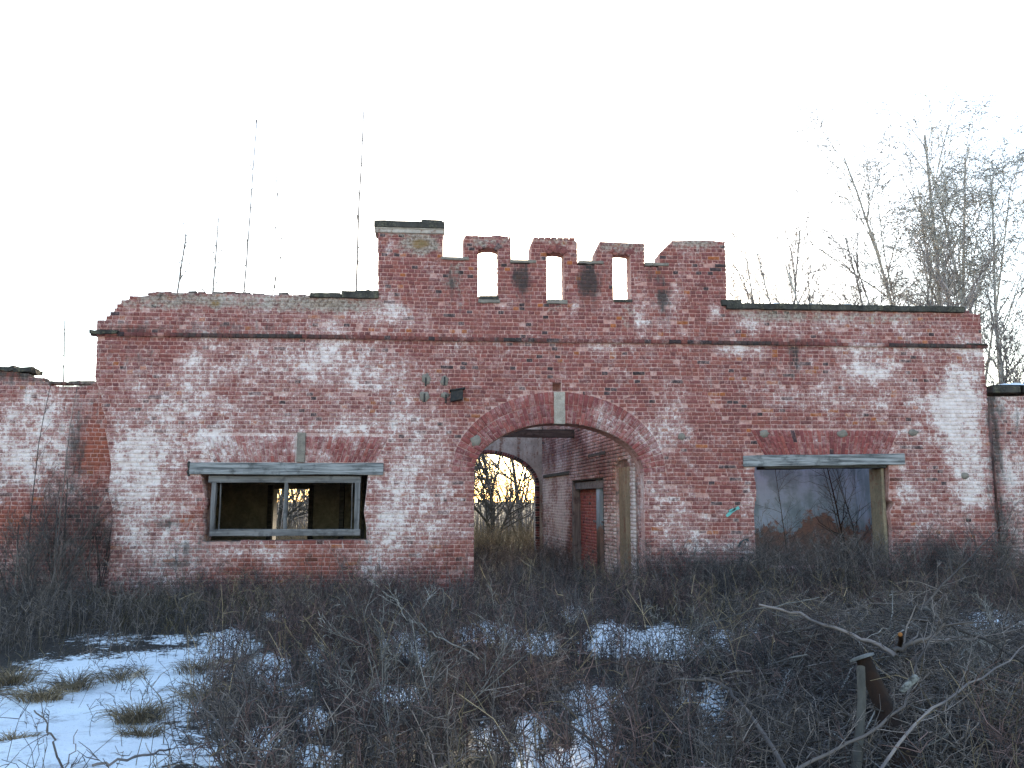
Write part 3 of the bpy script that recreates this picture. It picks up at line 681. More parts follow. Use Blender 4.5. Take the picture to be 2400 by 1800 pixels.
# timber lintels and the left window frame
def beam_px(name, x0, x1, yt, yb, y0, y1, mat=M_BEAM, tilt=0., jit=.007):
    a = W(x0, yb, y0); b = W(x1, yt, y0); return box(name, a[0], b[0], y0, y1, a[1], b[1], mat, gate, jit, 8, .012, tilt)
beam_px('lintel', 443, 898, 1085, 1112, -.045, .25); beam_px('lintel_gap_shade', 438, 446, 1081, 1116, -.01, .2, M_DARKWOOD)  # dark block at the left end stands in for a shaded gap
beam_px('lintel', 1744, 2121, 1069, 1094, -.05, .25, tilt=.055); beam_px('lower_lintel', 1792, 2078, 1089, 1099, .04, .5, M_DARKWOOD, .03)
def wbox(name, x0, x1, yt, yb, y0, y1, mat, par, jit=.005, tilt=0.):
    a = W(x0, yb, y0); b = W(x1, yt, y0); return box(name, a[0], b[0], y0, y1, a[1], b[1], mat, par, jit, 5, .006, tilt)
wf = wbox('window_frame', 488, 846, 1116, 1131, .10, .22, M_FRAME, gate)
wbox('jamb', 490, 506, 1131, 1252, .10, .22, M_FRAMEV, wf); wbox('jamb', 829, 844, 1131, 1250, .10, .22, M_FRAMEV, wf)
wbox('mullion', 663, 675, 1128, 1240, .11, .20, M_FRAMEV, wf); wbox('bottom_rail', 490, 844, 1240, 1257, .08, .23, M_FRAME, wf)
wbox('inner_jamb', 511, 518, 1131, 1242, .17, .24, M_FRAMEV, wf); wbox('inner_jamb', 822, 827, 1131, 1242, .17, .24, M_FRAMEV, wf)

# cement patches with dark bars for their shaded slots, wall box, right window scraps
def patch_px(cx, cy, w, h, seed):
    r = random.Random(seed); P = []
    for i in range(14):
        t = 2 * math.pi * i / 14; k = r.uniform(.8, 1.12); x, y = cx + w * k * math.cos(t), cy + h * k * math.sin(t); P.append(W(x, y))
    P = np.array(P); n = len(P)
    V = np.concatenate([FRONT.p(P, np.full(n, .01)), FRONT.p(P * .94 + P.mean(0) * .06, np.full(n, -.012)), FRONT.p(P.mean(0)[None], np.array([-.014]))])
    i = np.arange(n); j = (i + 1) % n
    return mesh_np('cement_patch', V, [np.stack([j, i, i + n, j + n], 1), np.stack([j + n, i + n, np.full(n, 2 * n)], 1)], M_CEMENT, gate)
for cx, cy, w, h, sx, sy in ((999, 888, 11, 14, 998, 895), (1042, 892, 10, 12, 1042, 893), (994, 929, 12, 13, 995, 932), (1043, 926, 10, 8, 1045, 935)):
    p = patch_px(cx, cy, w, h, cx); a = W(sx - 2.2, sy + 10); b = W(sx + 2.2, sy - 10)
    box('slot_shade_bar', a[0], b[0], -.019, .03, a[1], b[1], M_IRON, p, .002, 2, .002)  # proud dark bar stands in for the shade inside the slot
for i, (cx, cy, w, h) in enumerate(((1115, 1033, 14, 14), (1598, 1023, 9, 9), (1791, 1016, 12, 10), (1974, 1016, 13, 9), (2140, 1014, 12, 8), (2262, 1115, 10, 8))): patch_px(cx, cy, w, h, 50 + i)
a = W(1056, 942); b = W(1085, 918)
mb = box('metal_box', a[0], b[0], -.16, .02, a[1], b[1], M_IRON, gate, .006, 2, .01, .035)
box('lid', a[0] - .02, b[0] + .04, -.19, .0, b[1] - .01, b[1] + .02, M_IRON, mb, .003, 2, .004, .05)
# sprayed marks beside the right window
def stroke_px(name, pts, w, mat):
    P = np.array([W(*p) for p in pts]); d = np.gradient(P, axis=0); d /= np.linalg.norm(d, axis=1)[:, None]; nn = np.stack([-d[:, 1], d[:, 0]], 1) * w / 117.
    n = len(P); wv = (1 + .35 * np.sin(np.arange(n) * 2.1))[:, None]
    L = np.concatenate([P + nn * wv, P - nn * wv]); V = FRONT.p(L, np.full(2 * n, -.0095)); i = np.arange(n - 1)
    return mesh_np(name, V, [np.stack([i, i + 1, n + i + 1, n + i], 1)], mat, gate)
stroke_px('spray_mark', [(1702, 1210), (1709, 1204), (1716, 1199), (1724, 1193), (1732, 1189)], 3.2, M_TEAL)
stroke_px('spray_mark', [(1708, 1198), (1716, 1195), (1724, 1192)], 2.5, M_TEAL)
stroke_px('spray_mark', [(1730, 1283), (1735, 1272), (1742, 1266), (1750, 1264), (1754, 1268)], 2.2, M_BLACKP)
stroke_px('spray_mark', [(1733, 1326), (1736, 1316), (1741, 1305)], 3.5, M_BLACKP)
# loose bricks and rubble on the wall tops
def rubble(parent, xa, xb, zfun, n, y0=.02, y1=.34, mat=M_BRICK, seed=0):
    r = np.random.default_rng(seed)
    for i in range(n):
        x = r.uniform(xa, xb); z = zfun(x); w, h, d = r.uniform(.06, .13), r.uniform(.03, .055), r.uniform(.1, .2)
        q = np.array([[(x - w, z - .01), (x + w, z - .01 + r.normal(0, .012)), (x + w * .95, z + h + r.normal(0, .01)), (x - w * .95, z + h)]])
        lay_bricks(parent, q, FRONT, brick_cols(1, q[:, 0, 0], q[:, 0, 1]), wear_const(.1, .45, .45, .2, i), np.array([r.uniform(y0, y1 - d)]), np.array([d]), 1, 'loose_brick')
tz = lambda x: float(np.interp(x, [p[0] for p in OUT[18:26]], [p[1] for p in OUT[18:26]])) - .01
rubble(front, OUT[19][0], OUT[25][0], tz, 26, seed=2)
for x0, x1, y in ((1093, 1195, 556), (1253, 1350, 561), (1409, 1509, 568), (1580, 1698, 564)):
    rubble(front, W(x0, y)[0] + .1, W(x1, y)[0] - .1, (lambda yy: lambda x: W(1300, yy)[1] - .015)(y + (0)), 5, seed=int(x0))

# ------------------------------------------------------------------ passage behind the arch
SW0 = np.array([3.86, T_W + .01]); SW1 = np.array([3.10, 11.2]); Ls = float(np.linalg.norm(SW1 - SW0)); ud = (SW1 - SW0) / Ls
SIDE = Plane((SW0[0], SW0[1], 0), (ud[0], ud[1], 0), (ud[1], -ud[0], 0))       # u runs away from the camera, depth runs to the right
DOOR = [(2.45, -.2), (6.0, -.2), (6.0, 2.42), (2.45, 2.42)]
NICHE = [(.25, -.2), (1.55, -.2)] + ell(.9, 2.55, .65, .22, 8)
PAN = [(6.35, .75), (10.2, .75), (10.2, 2.62), (6.35, 2.62)]
sw_out = [(0, -.3), (Ls, -.3), (Ls, 4.4), (5.2, 4.5), (3.4, 4.25), (0, 4.4)]
wear_side = wear_const(.52, .10, .20, .75, 60, {'w': [(8.2, 1.6, 1.9, 1.1, .3)], 'd': [(2.2, 2.9, 1.5, .5, .35), (5, 3.0, 1.2, .4, .3), (9, .3, 3, .6, .3)]})
side = wall_core('passage_wall', sw_out, [], [(DOOR, .22), (NICHE, .10)], SIDE, .5, M_MORTAR, gate, wear_side, .2)
def solid_side(u, z):
    k = poly_in(sw_out, u, z) & ~poly_in(DOOR, u, z) & ~poly_in(NICHE, u, z)
    return k
class Flip(Plane): pass
q, e = rows_fill(solid_side, 0, Ls, 0, 4.4, lambda r, z: .35)
# along this wall u grows away from the viewer, so corners are already anticlockwise from the passage side once mirrored
q = q[:, [1, 0, 3, 2]]
lay_bricks(side, q, SIDE, brick_cols(len(q), q[:, 0, 0], q[:, 0, 1]) * np.array([.9, 1.15, 1.15]), wear_side, np.where(poly_in(PAN, q.mean(1)[:, 0], q.mean(1)[:, 1]), .04, 0.) + rng.normal(0, .003, len(q)) - .04, n_ind=300)
qd, e = rows_fill(lambda u, z: poly_in(DOOR, u, z), 2.4, 6.1, 0, 2.4, lambda r, z: .35); qd = qd[:, [1, 0, 3, 2]]
infill = mesh_np('door_infill', SIDE.p(np.array(DOOR), np.full(4, .205)), [np.array([[3, 2, 1, 0]])], M_MORTAR, gate, {'wear': np.tile((-.1, .1, 0), (4, 1)), 'bcol': np.tile((.2, .07, .06), (4, 1))})
lay_bricks(infill, qd, SIDE, brick_cols(len(qd), qd[:, 0, 0], qd[:, 0, 1], 0, .04) * 1.6, wear_const(-.02, -.1, .0, .15, 66), np.full(len(qd), .19) + rng.normal(0, .003, len(qd)), np.full(len(qd), .02))
def side_box(name, u0, u1, d0, d1, z0, z1, mat, par):
    bm = bmesh.new(); bmesh.ops.create_cube(bm, size=1)
    for v in bm.verts:
        p = SIDE.p(np.array([[u0 + (v.co.x + .5) * (u1 - u0), z0 + (v.co.z + .5) * (z1 - z0)]]), np.array([d0 + (v.co.y + .5) * (d1 - d0)]))[0]; v.co = Vector(p)
    bmesh.ops.recalc_face_normals(bm, faces=bm.faces); bmesh.ops.bevel(bm, geom=bm.edges[:], offset=.01, segments=1, affect='EDGES')
    return bm_obj(name, bm, mat, par)
df = side_box('door_frame', 2.42, 6.05, -.02, .2, 2.38, 2.5, M_DARKWOOD, gate)
side_box('post', 2.42, 2.56, -.03, .2, -.1, 2.4, M_DARKWOOD, df); side_box('post', 5.9, 6.05, -.03, .2, -.1, 2.4, M_FRAMEV, df)
side_box('transom_board', 2.56, 5.9, .04, .1, 2.16, 2.36, M_FRAME, df); side_box('latch_bar', 2.7, 4.2, .12, .16, 1.3, 1.36, M_FRAME, df)
side_box('niche_plaster', .28, 1.5, .07, .095, 0, 2.6, M_BROWNPL, gate)
side_box('ledge', 6.3, 10.3, -.06, .05, 2.6, 2.7, M_DARKWOOD, gate)
side_box('ledge', 2.2, 4.0, -.05, .05, 2.95, 3.03, M_DARKWOOD, gate)
# rear wall of the passage with the second arch
BY = 11.2; REAR = Plane((0, BY, 0))
cxB, zsB, aB, bB = 1.13, 2.36, 1.72, 1.07
rear_hole = [(cxB + aB, -.29)] + ell(cxB, zsB, aB, bB, 28) + [(cxB - aB, -.29)]
wall_core('rear_wall', [(-1.6, -.3), (3.4, -.3), (3.4, 4.5), (-1.6, 4.5)], [g5(rear_hole)], [], REAR, .6, M_GREYPL, gate, wear_const(.2), .3)
rq = arch_quads(cxB, zsB, aB, bB, aB + .12, bB + .12, ((1.,),), .083)
rcore = mesh_np('rear_arch_ring', REAR.p(rq[0], np.full(4, .0)), [np.array([[0, 1, 2, 3]])], M_MORTAR, gate, {'wear': np.zeros((4, 3)), 'bcol': np.tile((.2, .07, .06), (4, 1))})
lay_bricks(rcore, rq, REAR, brick_cols(len(rq), rq[:, 0, 0], rq[:, 0, 1], 0, .3) * .8, wear_const(-.1, .25, 0, .1), np.full(len(rq), -.02), np.full(len(rq), .35))
jq = []
z = 0.02
while z < zsB - .05:
    jq.append([(cxB + aB, z), (cxB + aB + .12, z), (cxB + aB + .12, z + .072), (cxB + aB, z + .072)]); z += .083
jq = np.array(jq); lay_bricks(rcore, jq, REAR, brick_cols(len(jq), jq[:, 0, 0], jq[:, 0, 1], 0, .3) * .8, wear_const(-.1, .25, 0, .1), np.full(len(jq), -.02), np.full(len(jq), .35))
# left passage wall, beams over the passage
LW0 = np.array([.30, T_W + .01]); LW1 = np.array([-.75, 11.2]); ll = float(np.linalg.norm(LW1 - LW0)); u2 = (LW1 - LW0) / ll
LEFTP = Plane((LW0[0], LW0[1], 0), (u2[0], u2[1], 0), (-u2[1], u2[0], 0))
wall_core('passage_wall', [(0, -.3), (ll, -.3), (ll, 4.4), (0, 4.4)], [], [], LEFTP, .45, M_GREYPL, gate, wear_const(.2), .6)
box('ceiling_beam', -.7, 3.5, 6.2, 6.42, 3.6, 3.82, M_DARKWOOD, gate, .012, 6)
# left room, roofed and dark
LRY = 6.6
lo = (-4.72, 1.05); hi = (-3.93, 2.14)
LR = Plane((0, LRY, 0))
dl, dr = W(640, 1200, LRY)[0], W(722, 1200, LRY)[0]; dzb = W(680, 1260, LRY)[1]; dzt = W(680, 1146, LRY)[1]
wall_core('room_wall', [(-8.2, -.3), (-.6, -.3), (-.6, 3.9), (-8.2, 3.9)], [[(dl, .6), (dr, .6), (dr, dzt), (dl, dzt)]], [], LR, .5, M_DARKIN, gate, wear_const(0), .5)
box('room_wall', -8.6, -8.1, T_W + .005, 7.1, -.3, 3.9, M_DARKIN, gate, 0, 0)
box('roof_slab', -8.55, -.35, T_W + .006, 7.05, 3.91, 4.15, M_DARKIN, gate, .01, 6)
for x in (dl - .14, dr + .02): box('door_post', x, x + .12, LRY - .1, LRY - .005, 0, dzt + .1, M_DARKWOOD, gate, .006, 4)
for x, w in ((-6.0, .1), (-2.75, .12), (-2.2, .08)): box('roof_post', x, x + w, 4.4, 4.4 + w, -.02, 3.9, M_DARKWOOD, gate, .01, 5)
xr = W(2082, 1200)[0]
box('window_reveal', xr - .035, xr + .03, .13, .645, -.1, W(2082, 1096)[1], M_BROWNPL, gate, .006, 5)
# right room, open to the sky
wall_core('room_wall', [(3.7, -.3), (10.9, -.3), (10.9, 4.3), (8.0, 4.5), (6.0, 4.2), (3.7, 4.3)], [], [], Plane((0, 3.95, 0)), .5, M_BLUE, gate, wear_const(0), .4)
box('room_wall', 10.28, 10.75, T_W + .005, 3.94, -.3, 4.2, M_BLUE, gate, .004, 3)

# ------------------------------------------------------------------ low walls to both sides
def low_wall(label, top_px, yplane, x_lim, wearf, redz, seed, snow=False):
    par = thing('boundary_wall', label, 'wall', (x_lim[0] * .5 + x_lim[1] * .5, yplane + .2, 0))
    P = Plane((0, yplane, 0))
    top = [W(px, py, yplane) for px, py in top_px]
    top = [(min(max(x, x_lim[0]), x_lim[1]), z) for x, z in top]
    out = [(x_lim[0], -.35), (x_lim[1], -.35)] + sorted(top, key=lambda p: -p[0])
    core = wall_core('wall_core', [(x, z - (.05 if z > 1 else 0)) for x, z in out], [], [], P, .5, M_MORTAR, par, wearf)
    q, e = rows_fill(lambda u, z: poly_in(out, u, z), x_lim[0], x_lim[1], 0, 5, lambda r, z: .3 if r % 2 else .1, .02)
    c = q.mean(1); q[..., 1] += wobble(q[..., 0] + 5, q[..., 1])
    lay_bricks(core, q, P, brick_cols(len(q), c[:, 0], c[:, 1], red=redz(c[:, 0], c[:, 1])), wearf, rng.normal(0, .004, len(q)), np.where(e, .25, .1))
    return par, core
LY = .10
wpL = lambda L: [(W(x, y, LY)[0], W(x, y, LY)[1], rx / 116., ry / 116., a) for x, y, rx, ry, a in L]
bl = {'w': wpL([(120, 960, 70, 60, .3), (60, 1060, 70, 60, .25), (130, 1080, 60, 60, .25), (220, 1060, 36, 90, -.6), (60, 1220, 80, 40, -.7), (40, 1120, 60, 50, .15)]), 'd': wpL([(185, 1000, 20, 80, .5), (170, 1090, 26, 60, .45), (120, 888, 140, 14, .55), (20, 870, 60, 12, .5), (90, 1340, 160, 50, .3)]), 'm': wpL([(150, 895, 90, 14, .5), (30, 868, 60, 12, .4)])}
redL = wpL([(225, 1055, 34, 62, .75), (240, 950, 16, 30, .5), (40, 1225, 70, 40, .6)])
lw, lwc = low_wall('low broken brick wall joined to the left end of the gatehouse', [(-160, 850), (-40, 855), (0, 860), (18, 866), (38, 865), (60, 871), (68, 878), (85, 882), (97, 881), (106, 891), (115, 898), (125, 902), (137, 898), (150, 902), (165, 903), (180, 899), (262, 895)], LY, (W(-170, 900, LY)[0], W(262, 1100, LY)[0] + .25), wear_const(.38, 0, .0, .25, 80, bl), lambda u, z: blob_field(redL, u, z), 1)
rubble(lwc, W(0, 870, LY)[0], W(215, 890, LY)[0], lambda x: float(np.interp(x, [W(a, 0, LY)[0] for a in (-40, 40, 100, 125, 215)], [W(0, b, LY)[1] for b in (852, 860, 880, 897, 893)])) - .02, 30, .12, .55, seed=9)
for i, (x, y, w) in enumerate(((-40, 868, 70), (32, 872, 40))):
    a = W(x, y, LY); box('coping_stone', a[0], a[0] + w / 116., LY - .06, LY + .45, a[1], a[1] + .09, M_STONE, lw, .02, 4)
RY = .30
wpR = lambda L: [(W(x, y, RY)[0], W(x, y, RY)[1], rx / 116., ry / 116., a) for x, y, rx, ry, a in L]
br = {'d': wpR([(2335, 1060, 14, 190, .75), (2360, 980, 40, 60, .25), (2400, 1330, 100, 60, .4)]), 'w': wpR([(2380, 960, 40, 40, .3), (2375, 1120, 40, 100, .4)])}
rw, rwc = low_wall('low whitewashed brick wall with snowy coping at the right end of the gatehouse', [(2300, 925), (2360, 924), (2420, 922), (2560, 920)], RY, (W(2322, 1000, RY)[0] + .03, W(2560, 1000, RY)[0]), wear_const(.5, .05, .05, .2, 90, br), lambda u, z: u * 0, 2)
for i in range(3):
    a = W(2318 + 75 * i, 922, RY); box('coping_stone', a[0], a[0] + 74 / 115., RY - .12, RY + .6, a[1], a[1] + .15, M_STONE, rw, .012, 4, .015, .01)
V, Fq = snow_strip(W(2325, 900, RY)[0], W(2540, 900, RY)[0], RY - .08, W(2360, 903, RY)[1], .6, 3); mesh_np('snow_cover', V, Fq, M_SNOWCAP, rw, smooth=True)

# ------------------------------------------------------------------ twig kit
class Tubes:
    def __init__(s): s.g = {}
    def add(s, pts, r0, r1, sides=3):
        s.g.setdefault((len(pts), sides), []).append((pts, r0, r1))
    def add_np(s, P, r0, r1, sides=3):                # P (k,n,3)
        s.g.setdefault((P.shape[1], sides), []).append((P, r0, r1))
    def arrays(s):
        VV, QQ, TT, base = [], [], [], 0
        for (n, sd_), L in s.g.items():
            Ps = []; R0 = []; R1 = []
            for p, a, b in L:
                p = np.asarray(p, float)
                if p.ndim == 2: p = p[None]
                Ps.append(p); R0.append(np.broadcast_to(a, len(p))); R1.append(np.broadcast_to(b, len(p)))
            P = np.concatenate(Ps); r0 = np.concatenate(R0); r1 = np.concatenate(R1); k = len(P)
            T = np.gradient(P, axis=1); T /= np.linalg.norm(T, axis=2, keepdims=True) + 1e-9
            ref = np.where(np.abs(T[:, :1, 2:3]) > .8, np.array([[[1., .13, .07]]]), np.array([[[.05, .03, 1.]]]))
            N1 = np.cross(T, np.broadcast_to(ref, T.shape)); N1 /= np.linalg.norm(N1, axis=2, keepdims=True) + 1e-9
            N2 = np.cross(T, N1); t = np.linspace(0, 1, n)
            R = r0[:, None] * (1 - t) + r1[:, None] * t
            an = np.arange(sd_) * 2 * math.pi / sd_
            V = P[:, :, None] + R[:, :, None, None] * (np.cos(an)[None, None, :, None] * N1[:, :, None] + np.sin(an)[None, None, :, None] * N2[:, :, None])
            VV.append(V.reshape(-1, 3)); tn = np.clip(np.exp(rng.normal(-.08, .5, k)), .35, 2.1) if r0.max() < .02 else np.ones(k); TT.append(np.repeat(tn, n * sd_))
            i, j, m = np.meshgrid(np.arange(k), np.arange(n - 1), np.arange(sd_), indexing='ij')
            a = (i * n + j) * sd_ + m; b = (i * n + j) * sd_ + (m + 1) % sd_
            QQ.append((np.stack([a, b, b + sd_, a + sd_], -1).reshape(-1, 4)) + base); base += k * n * sd_
        t = np.concatenate(TT)[:, None]; return np.concatenate(VV), [np.concatenate(QQ)], np.repeat(t, 3, 1)
    def build(s, name, mat, parent=None, kind=None, smooth=True):
        V, Q_, t = s.arrays(); return mesh_np(name, V, Q_, mat, parent, {'tint': t}, smooth=smooth, kind=kind)

RMIN = [.0026]
def rot_dir(d, ang, rr):
    d = Vector(d); ax = d.cross(Vector((rr.uniform(-1, 1), rr.uniform(-1, 1), rr.uniform(-1, 1))))
    if ax.length < 1e-4: ax = Vector((1, 0, 0))
    return (Matrix.Rotation(ang, 3, ax.normalized()) @ d).normalized()
def limb(p, d, L, n, rr, wig=.12, bend=(0, 0, 0)):
    pts = [Vector(p)]; d = Vector(d).normalized(); st = L / (n - 1); b = Vector(bend)
    for i in range(n - 1):
        d = (d + Vector((rr.gauss(0, wig), rr.gauss(0, wig), rr.gauss(0, wig * .7))) + b * (1 / (n - 1))).normalized()
        pts.append(pts[-1] + d * st)
    return pts
def at_frac(pts, f):
    x = f * (len(pts) - 1); i = min(int(x), len(pts) - 2); t = x - i
    return pts[i].lerp(pts[i + 1], t), (pts[i + 1] - pts[i]).normalized()
def grow(tw, bk, p, d, L, r, lvl, P, rr):
    """P[lvl] = (children, angle, length factor, start fraction, n points, wiggle, bend z)"""
    ch, ang, lf, sf, n, wig, bz = P[lvl]
    pts = limb(p, d, L, n, rr, wig, (0, 0, bz)); last = lvl == len(P) - 1
    r1 = r * (.35 if not last else .3)
    (bk if r > .012 else tw).add([tuple(v) for v in pts], r, r1, 6 if r > .04 else (4 if r > .012 else 3))
    if last: return
    m = max(1, int(round(ch * rr.uniform(.75, 1.25))))
    for i in range(m):
        f = sf + (1 - sf) * (i + rr.random()) / m; q, t = at_frac(pts, min(f, .99))
        ln = L * lf * rr.uniform(.6, 1.25) * (1.15 - .6 * f)
        grow(tw, bk, q, rot_dir(t, ang * rr.uniform(.6, 1.35), rr), ln, max((r * (1 - f) + r1 * f) * .62, RMIN[0]), lvl + 1, P, rr)
BIRCH = [(13, .5, .34, .42, 11, .014, .0), (7, .6, .6, .25, 7, .09, .05), (5, .7, .55, .15, 5, .13, -.2), (3, .6, .55, .1, 4, .17, -.5), (0, 0, 0, 0, 3, .2, -.4)]
def tree(label, base, stems, P=BIRCH, seed=0, name='birch_tree', cat='tree', group=None, mb=M_BIRCH, mt=M_BIRCHTWIG, rmin=.0085):
    rr = random.Random(seed); root = thing(name, label, cat, base, group)
    tw, bk = Tubes(), Tubes(); RMIN[0] = rmin
    for dx, dy, hgt, r, lean in stems:
        grow(tw, bk, Vector(base) + Vector((dx, dy, -.1)), Vector((lean[0], lean[1], 1)), hgt, r, 0, P, rr)
    if bk.g: bk.build('trunk', mb, root)
    if tw.g: tw.build('crown', mt, root)
    RMIN[0] = .0026
    return root
def at_depth(px, y): return W(px, 1000, y)[0]
def htop(py, y): return CAM.z + (W(1200, py, y)[1] - CAM.z)
# the tall birches behind the right end
y = 16.0
tree('tall birch with a dense round top behind the right end of the gatehouse', (at_depth(2235, y), y, 0), [(0, 0, htop(275, y), .13, (-.045, 0)), (-.3, .2, htop(330, y) * 1.03, .10, (-.145, .05)), (.1, .3, htop(330, y), .09, (.06, .0)), (-.1, -.2, htop(420, y), .07, (-.10, .0)), (.2, 0, htop(420, y), .07, (.12, .0)), (-.4, 0, htop(480, y), .06, (-.17, .0))], seed=3, rmin=.0125)
y = 14.0
tree('birch with several slanting stems at the right edge, beside the tallest birch', (at_depth(2345, y), y, 0), [(0, 0, htop(400, y), .11, (-.09, .02)), (.3, .3, htop(400, y), .09, (.0, .0)), (-.2, .1, htop(500, y), .08, (-.16, 0)), (-.4, .2, htop(600, y), .06, (-.10, 0))], seed=9, rmin=.0125)
SAP = [(14, .42, .34, .25, 8, .035, .1), (7, .5, .5, .15, 5, .09, .15), (4, .6, .55, .1, 4, .15, 0), (0, 0, 0, 0, 3, .2, 0)]
for i, (px, py, y, lean, lab) in enumerate((
    (1900, 560, 9.0, (-.16, 0), 'slanting bare sapling behind the right parapet, nearest the tower'),
    (1850, 500, 10.0, (.0, 0), 'upright bushy sapling with the tallest tip behind the right parapet'),
    (1960, 540, 9.5, (-.3, .05), 'thin grey sapling leaning left behind the middle of the right parapet'),
    (2030, 590, 9.0, (-.22, 0), 'pale leaning sapling behind the right parapet left of the birches'),
    (2110, 520, 10.5, (-.05, 0), 'twiggy sapling just left of the tall birch behind the parapet'),
    (2190, 560, 11.0, (-.1, 0), 'dense twiggy sapling in front of the tall birch'),
    (2275, 600, 10.0, (.02, 0), 'dense bare sapling rising at the right end of the parapet'),
    (2360, 640, 9.0, (.05, 0), 'bare sapling behind the snowy coping at the right edge'),
    (2310, 700, 8.0, (-.04, 0), 'short twiggy sapling behind the gap at the right end of the gatehouse'))):
    h = htop(py, y)
    tree(lab, (at_depth(px, y), y, 0), [(0, 0, h, .062, lean), (.25, .1, h * .88, .05, (lean[0] + .1, 0)), (-.2, .15, h * .8, .045, (lean[0] - .12, .03)), (.45, .3, h * .7, .04, (lean[0] + .2, 0)), (-.35, .1, h * .75, .035, (lean[0] - .22, 0))], SAP, 30 + i, 'sapling', 'sapling', 'bare saplings behind the right parapet', M_BIRCH if i in (2, 3) else M_STEM, M_BIRCHTWIG, .011)
# thin stems above the left parapet
THIN = [(7, .45, .10, .15, 10, .012, 0), (3, .6, .5, .2, 4, .12, 0), (0, 0, 0, 0, 3, .2, 0)]
for i, (px, py, y, lean, r, lab) in enumerate((
    (545, 290, 7.6, (.015, 0), .062, 'tall thin birch stem above the middle of the left parapet'),
    (843, 275, 7.6, (.03, 0), .078, 'tallest thin birch stem, just left of the capped tower'),
    (388, 560, 7.5, (.05, 0), .055, 'short stem at the left end of the left parapet'),
    (478, 510, 7.7, (.01, 0), .05, 'twiggy short stem between the short left stem and the tall thin one'),
    (620, 580, 7.4, (.13, 0), .038, 'thin stem leaning right above the left parapet'),
    (652, 430, 8.0, (.02, 0), .022, 'faint very thin stem between the two tall stems'),
    (139, 760, 7.2, (0, 0), .036, 'lone thin stem above the low broken left wall'))):
    h = htop(py, y); P2 = [(THIN[0][0] * (2 if i in (2, 3) else 2),) + THIN[0][1:2] + ((.16 if i in (2, 3) else .05),) + THIN[0][3:], THIN[1], THIN[2]]
    xb = at_depth(px, y) - lean[0] * htop(690, y)
    tree(lab, (xb, y, 0), [(0, 0, h, r * (.72 if i < 2 else 1.15), lean)], P2, 60 + i, 'sapling', 'sapling', 'thin stems above the left parapet', M_STEM, M_STEM, .013)
# trees seen through the arch and the left window
for i, (x, y, h, lean, lab) in enumerate((
    (1.75, 19.0, 6.0, (.05, 0), 'dark forked tree seen through the two arches'),
    (3.4, 23.0, 8.0, (-.12, 0), 'leaning tree behind the forked one, seen through the arches'),
    (.5, 26.0, 7.0, (0, 0), 'bare tree at the left side of the arch view'),
    (-7.6, 21.0, 7.0, (.04, 0), 'bare tree seen through the dark left window'),
    (-6.2, 25.0, 7.0, (-.05, 0), 'second bare tree seen through the dark left window'))):
    tree(lab, (x, y, 0), [(0, 0, h, .11, lean), (.15, .1, h * .8, .06, (lean[0] + .3, 0)), (-.1, 0, h * .7, .05, (lean[0] - .28, 0))], [(14, .7, .5, .12, 8, .07, .1), (9, .7, .55, .12, 6, .12, 0), (6, .7, .5, .1, 4, .16, -.1), (0, 0, 0, 0, 3, .2, 0)], 90 + i, 'bare_tree', 'tree', 'trees beyond the gatehouse', M_BARK, M_BIRCHTWIG)
def thicket(name, label, cat, N_, region, hr, mat, seed, rad_=.006, ntw=8, curve=.25, lean_=.18, tl=(.08, .28)):
    r = np.random.default_rng(seed); x, y = region(r, N_); z = gz(x, y) - .03; n = len(x)
    hgt = r.uniform(hr[0], hr[1], n) * (.6 + .8 * fbm(x * .9, y * .9, seed)); a = r.uniform(0, 2 * math.pi, n); ln = np.abs(r.normal(0, lean_, n))
    t = np.linspace(0, 1, 5)[None, :, None]
    dirv = np.stack([np.cos(a) * ln, np.sin(a) * ln, np.ones(n)], 1)[:, None]
    a2 = r.uniform(0, 2 * math.pi, n); cv = np.stack([np.cos(a2), np.sin(a2), -np.abs(r.normal(0, .5, n))], 1)[:, None] * (r.uniform(0, curve, n))[:, None, None]
    base = np.stack([x, y, z], 1)[:, None]
    S = base + (dirv * t + cv * t ** 2) * hgt[:, None, None] + r.normal(0, .012, (n, 5, 3)) * t
    tb = Tubes(); tb.add_np(S, rad_ * r.uniform(.6, 1.3, n), .0018)
    if ntw:
        f = r.uniform(.25, 1, (n, ntw)); xi = f * 4; i0 = np.minimum(xi.astype(int), 3); fr = (xi - i0)[..., None]
        ar = np.arange(n)[:, None]; q = S[ar, i0] * (1 - fr) + S[ar, i0 + 1] * fr
        L = (r.uniform(tl[0], tl[1], (n, ntw)) * np.minimum(hgt, 1.2)[:, None] * 1.3)[..., None]
        b = r.uniform(0, 2 * math.pi, (n, ntw)); el = r.uniform(.1, 1.1, (n, ntw))
        dv = np.stack([np.cos(b) * np.cos(el), np.sin(b) * np.cos(el), np.sin(el)], -1)
        P2 = np.stack([q, q + dv * L * .5 + r.normal(0, .01, q.shape), q + dv * L + r.normal(0, .02, q.shape)], 2).reshape(-1, 3, 3)
        tb.add_np(P2, .0032, .0016)
    o = tb.build(name, mat, kind='stuff'); tag(o, label, cat); return o
def rect_region(x0, x1, y0, y1): return lambda r, n: (r.uniform(x0, x1, n), r.uniform(y0, y1, n))
thicket('thicket', 'mass of bare undergrowth beyond the arches, twigs paled for glare haze', 'undergrowth', 2800, lambda r, n: (lambda y: (r.uniform(-.6, .62, n) * y * .62 + r.normal(0, .5, n) - 1.5, y))(r.uniform(20, 46, n)), (1.2, 4.0), M_BIRCHTWIG, 5, .014, 8, .2, .12)  # pale twig colour stands in for haze from the flare
thicket('dry_grass', 'tall sunlit ochre grass beyond the arches', 'grass', 6500, rect_region(-9, 7, 12.2, 24), (.4, 1.15), M_GRASS, 6, .006, 3, .5, .25)
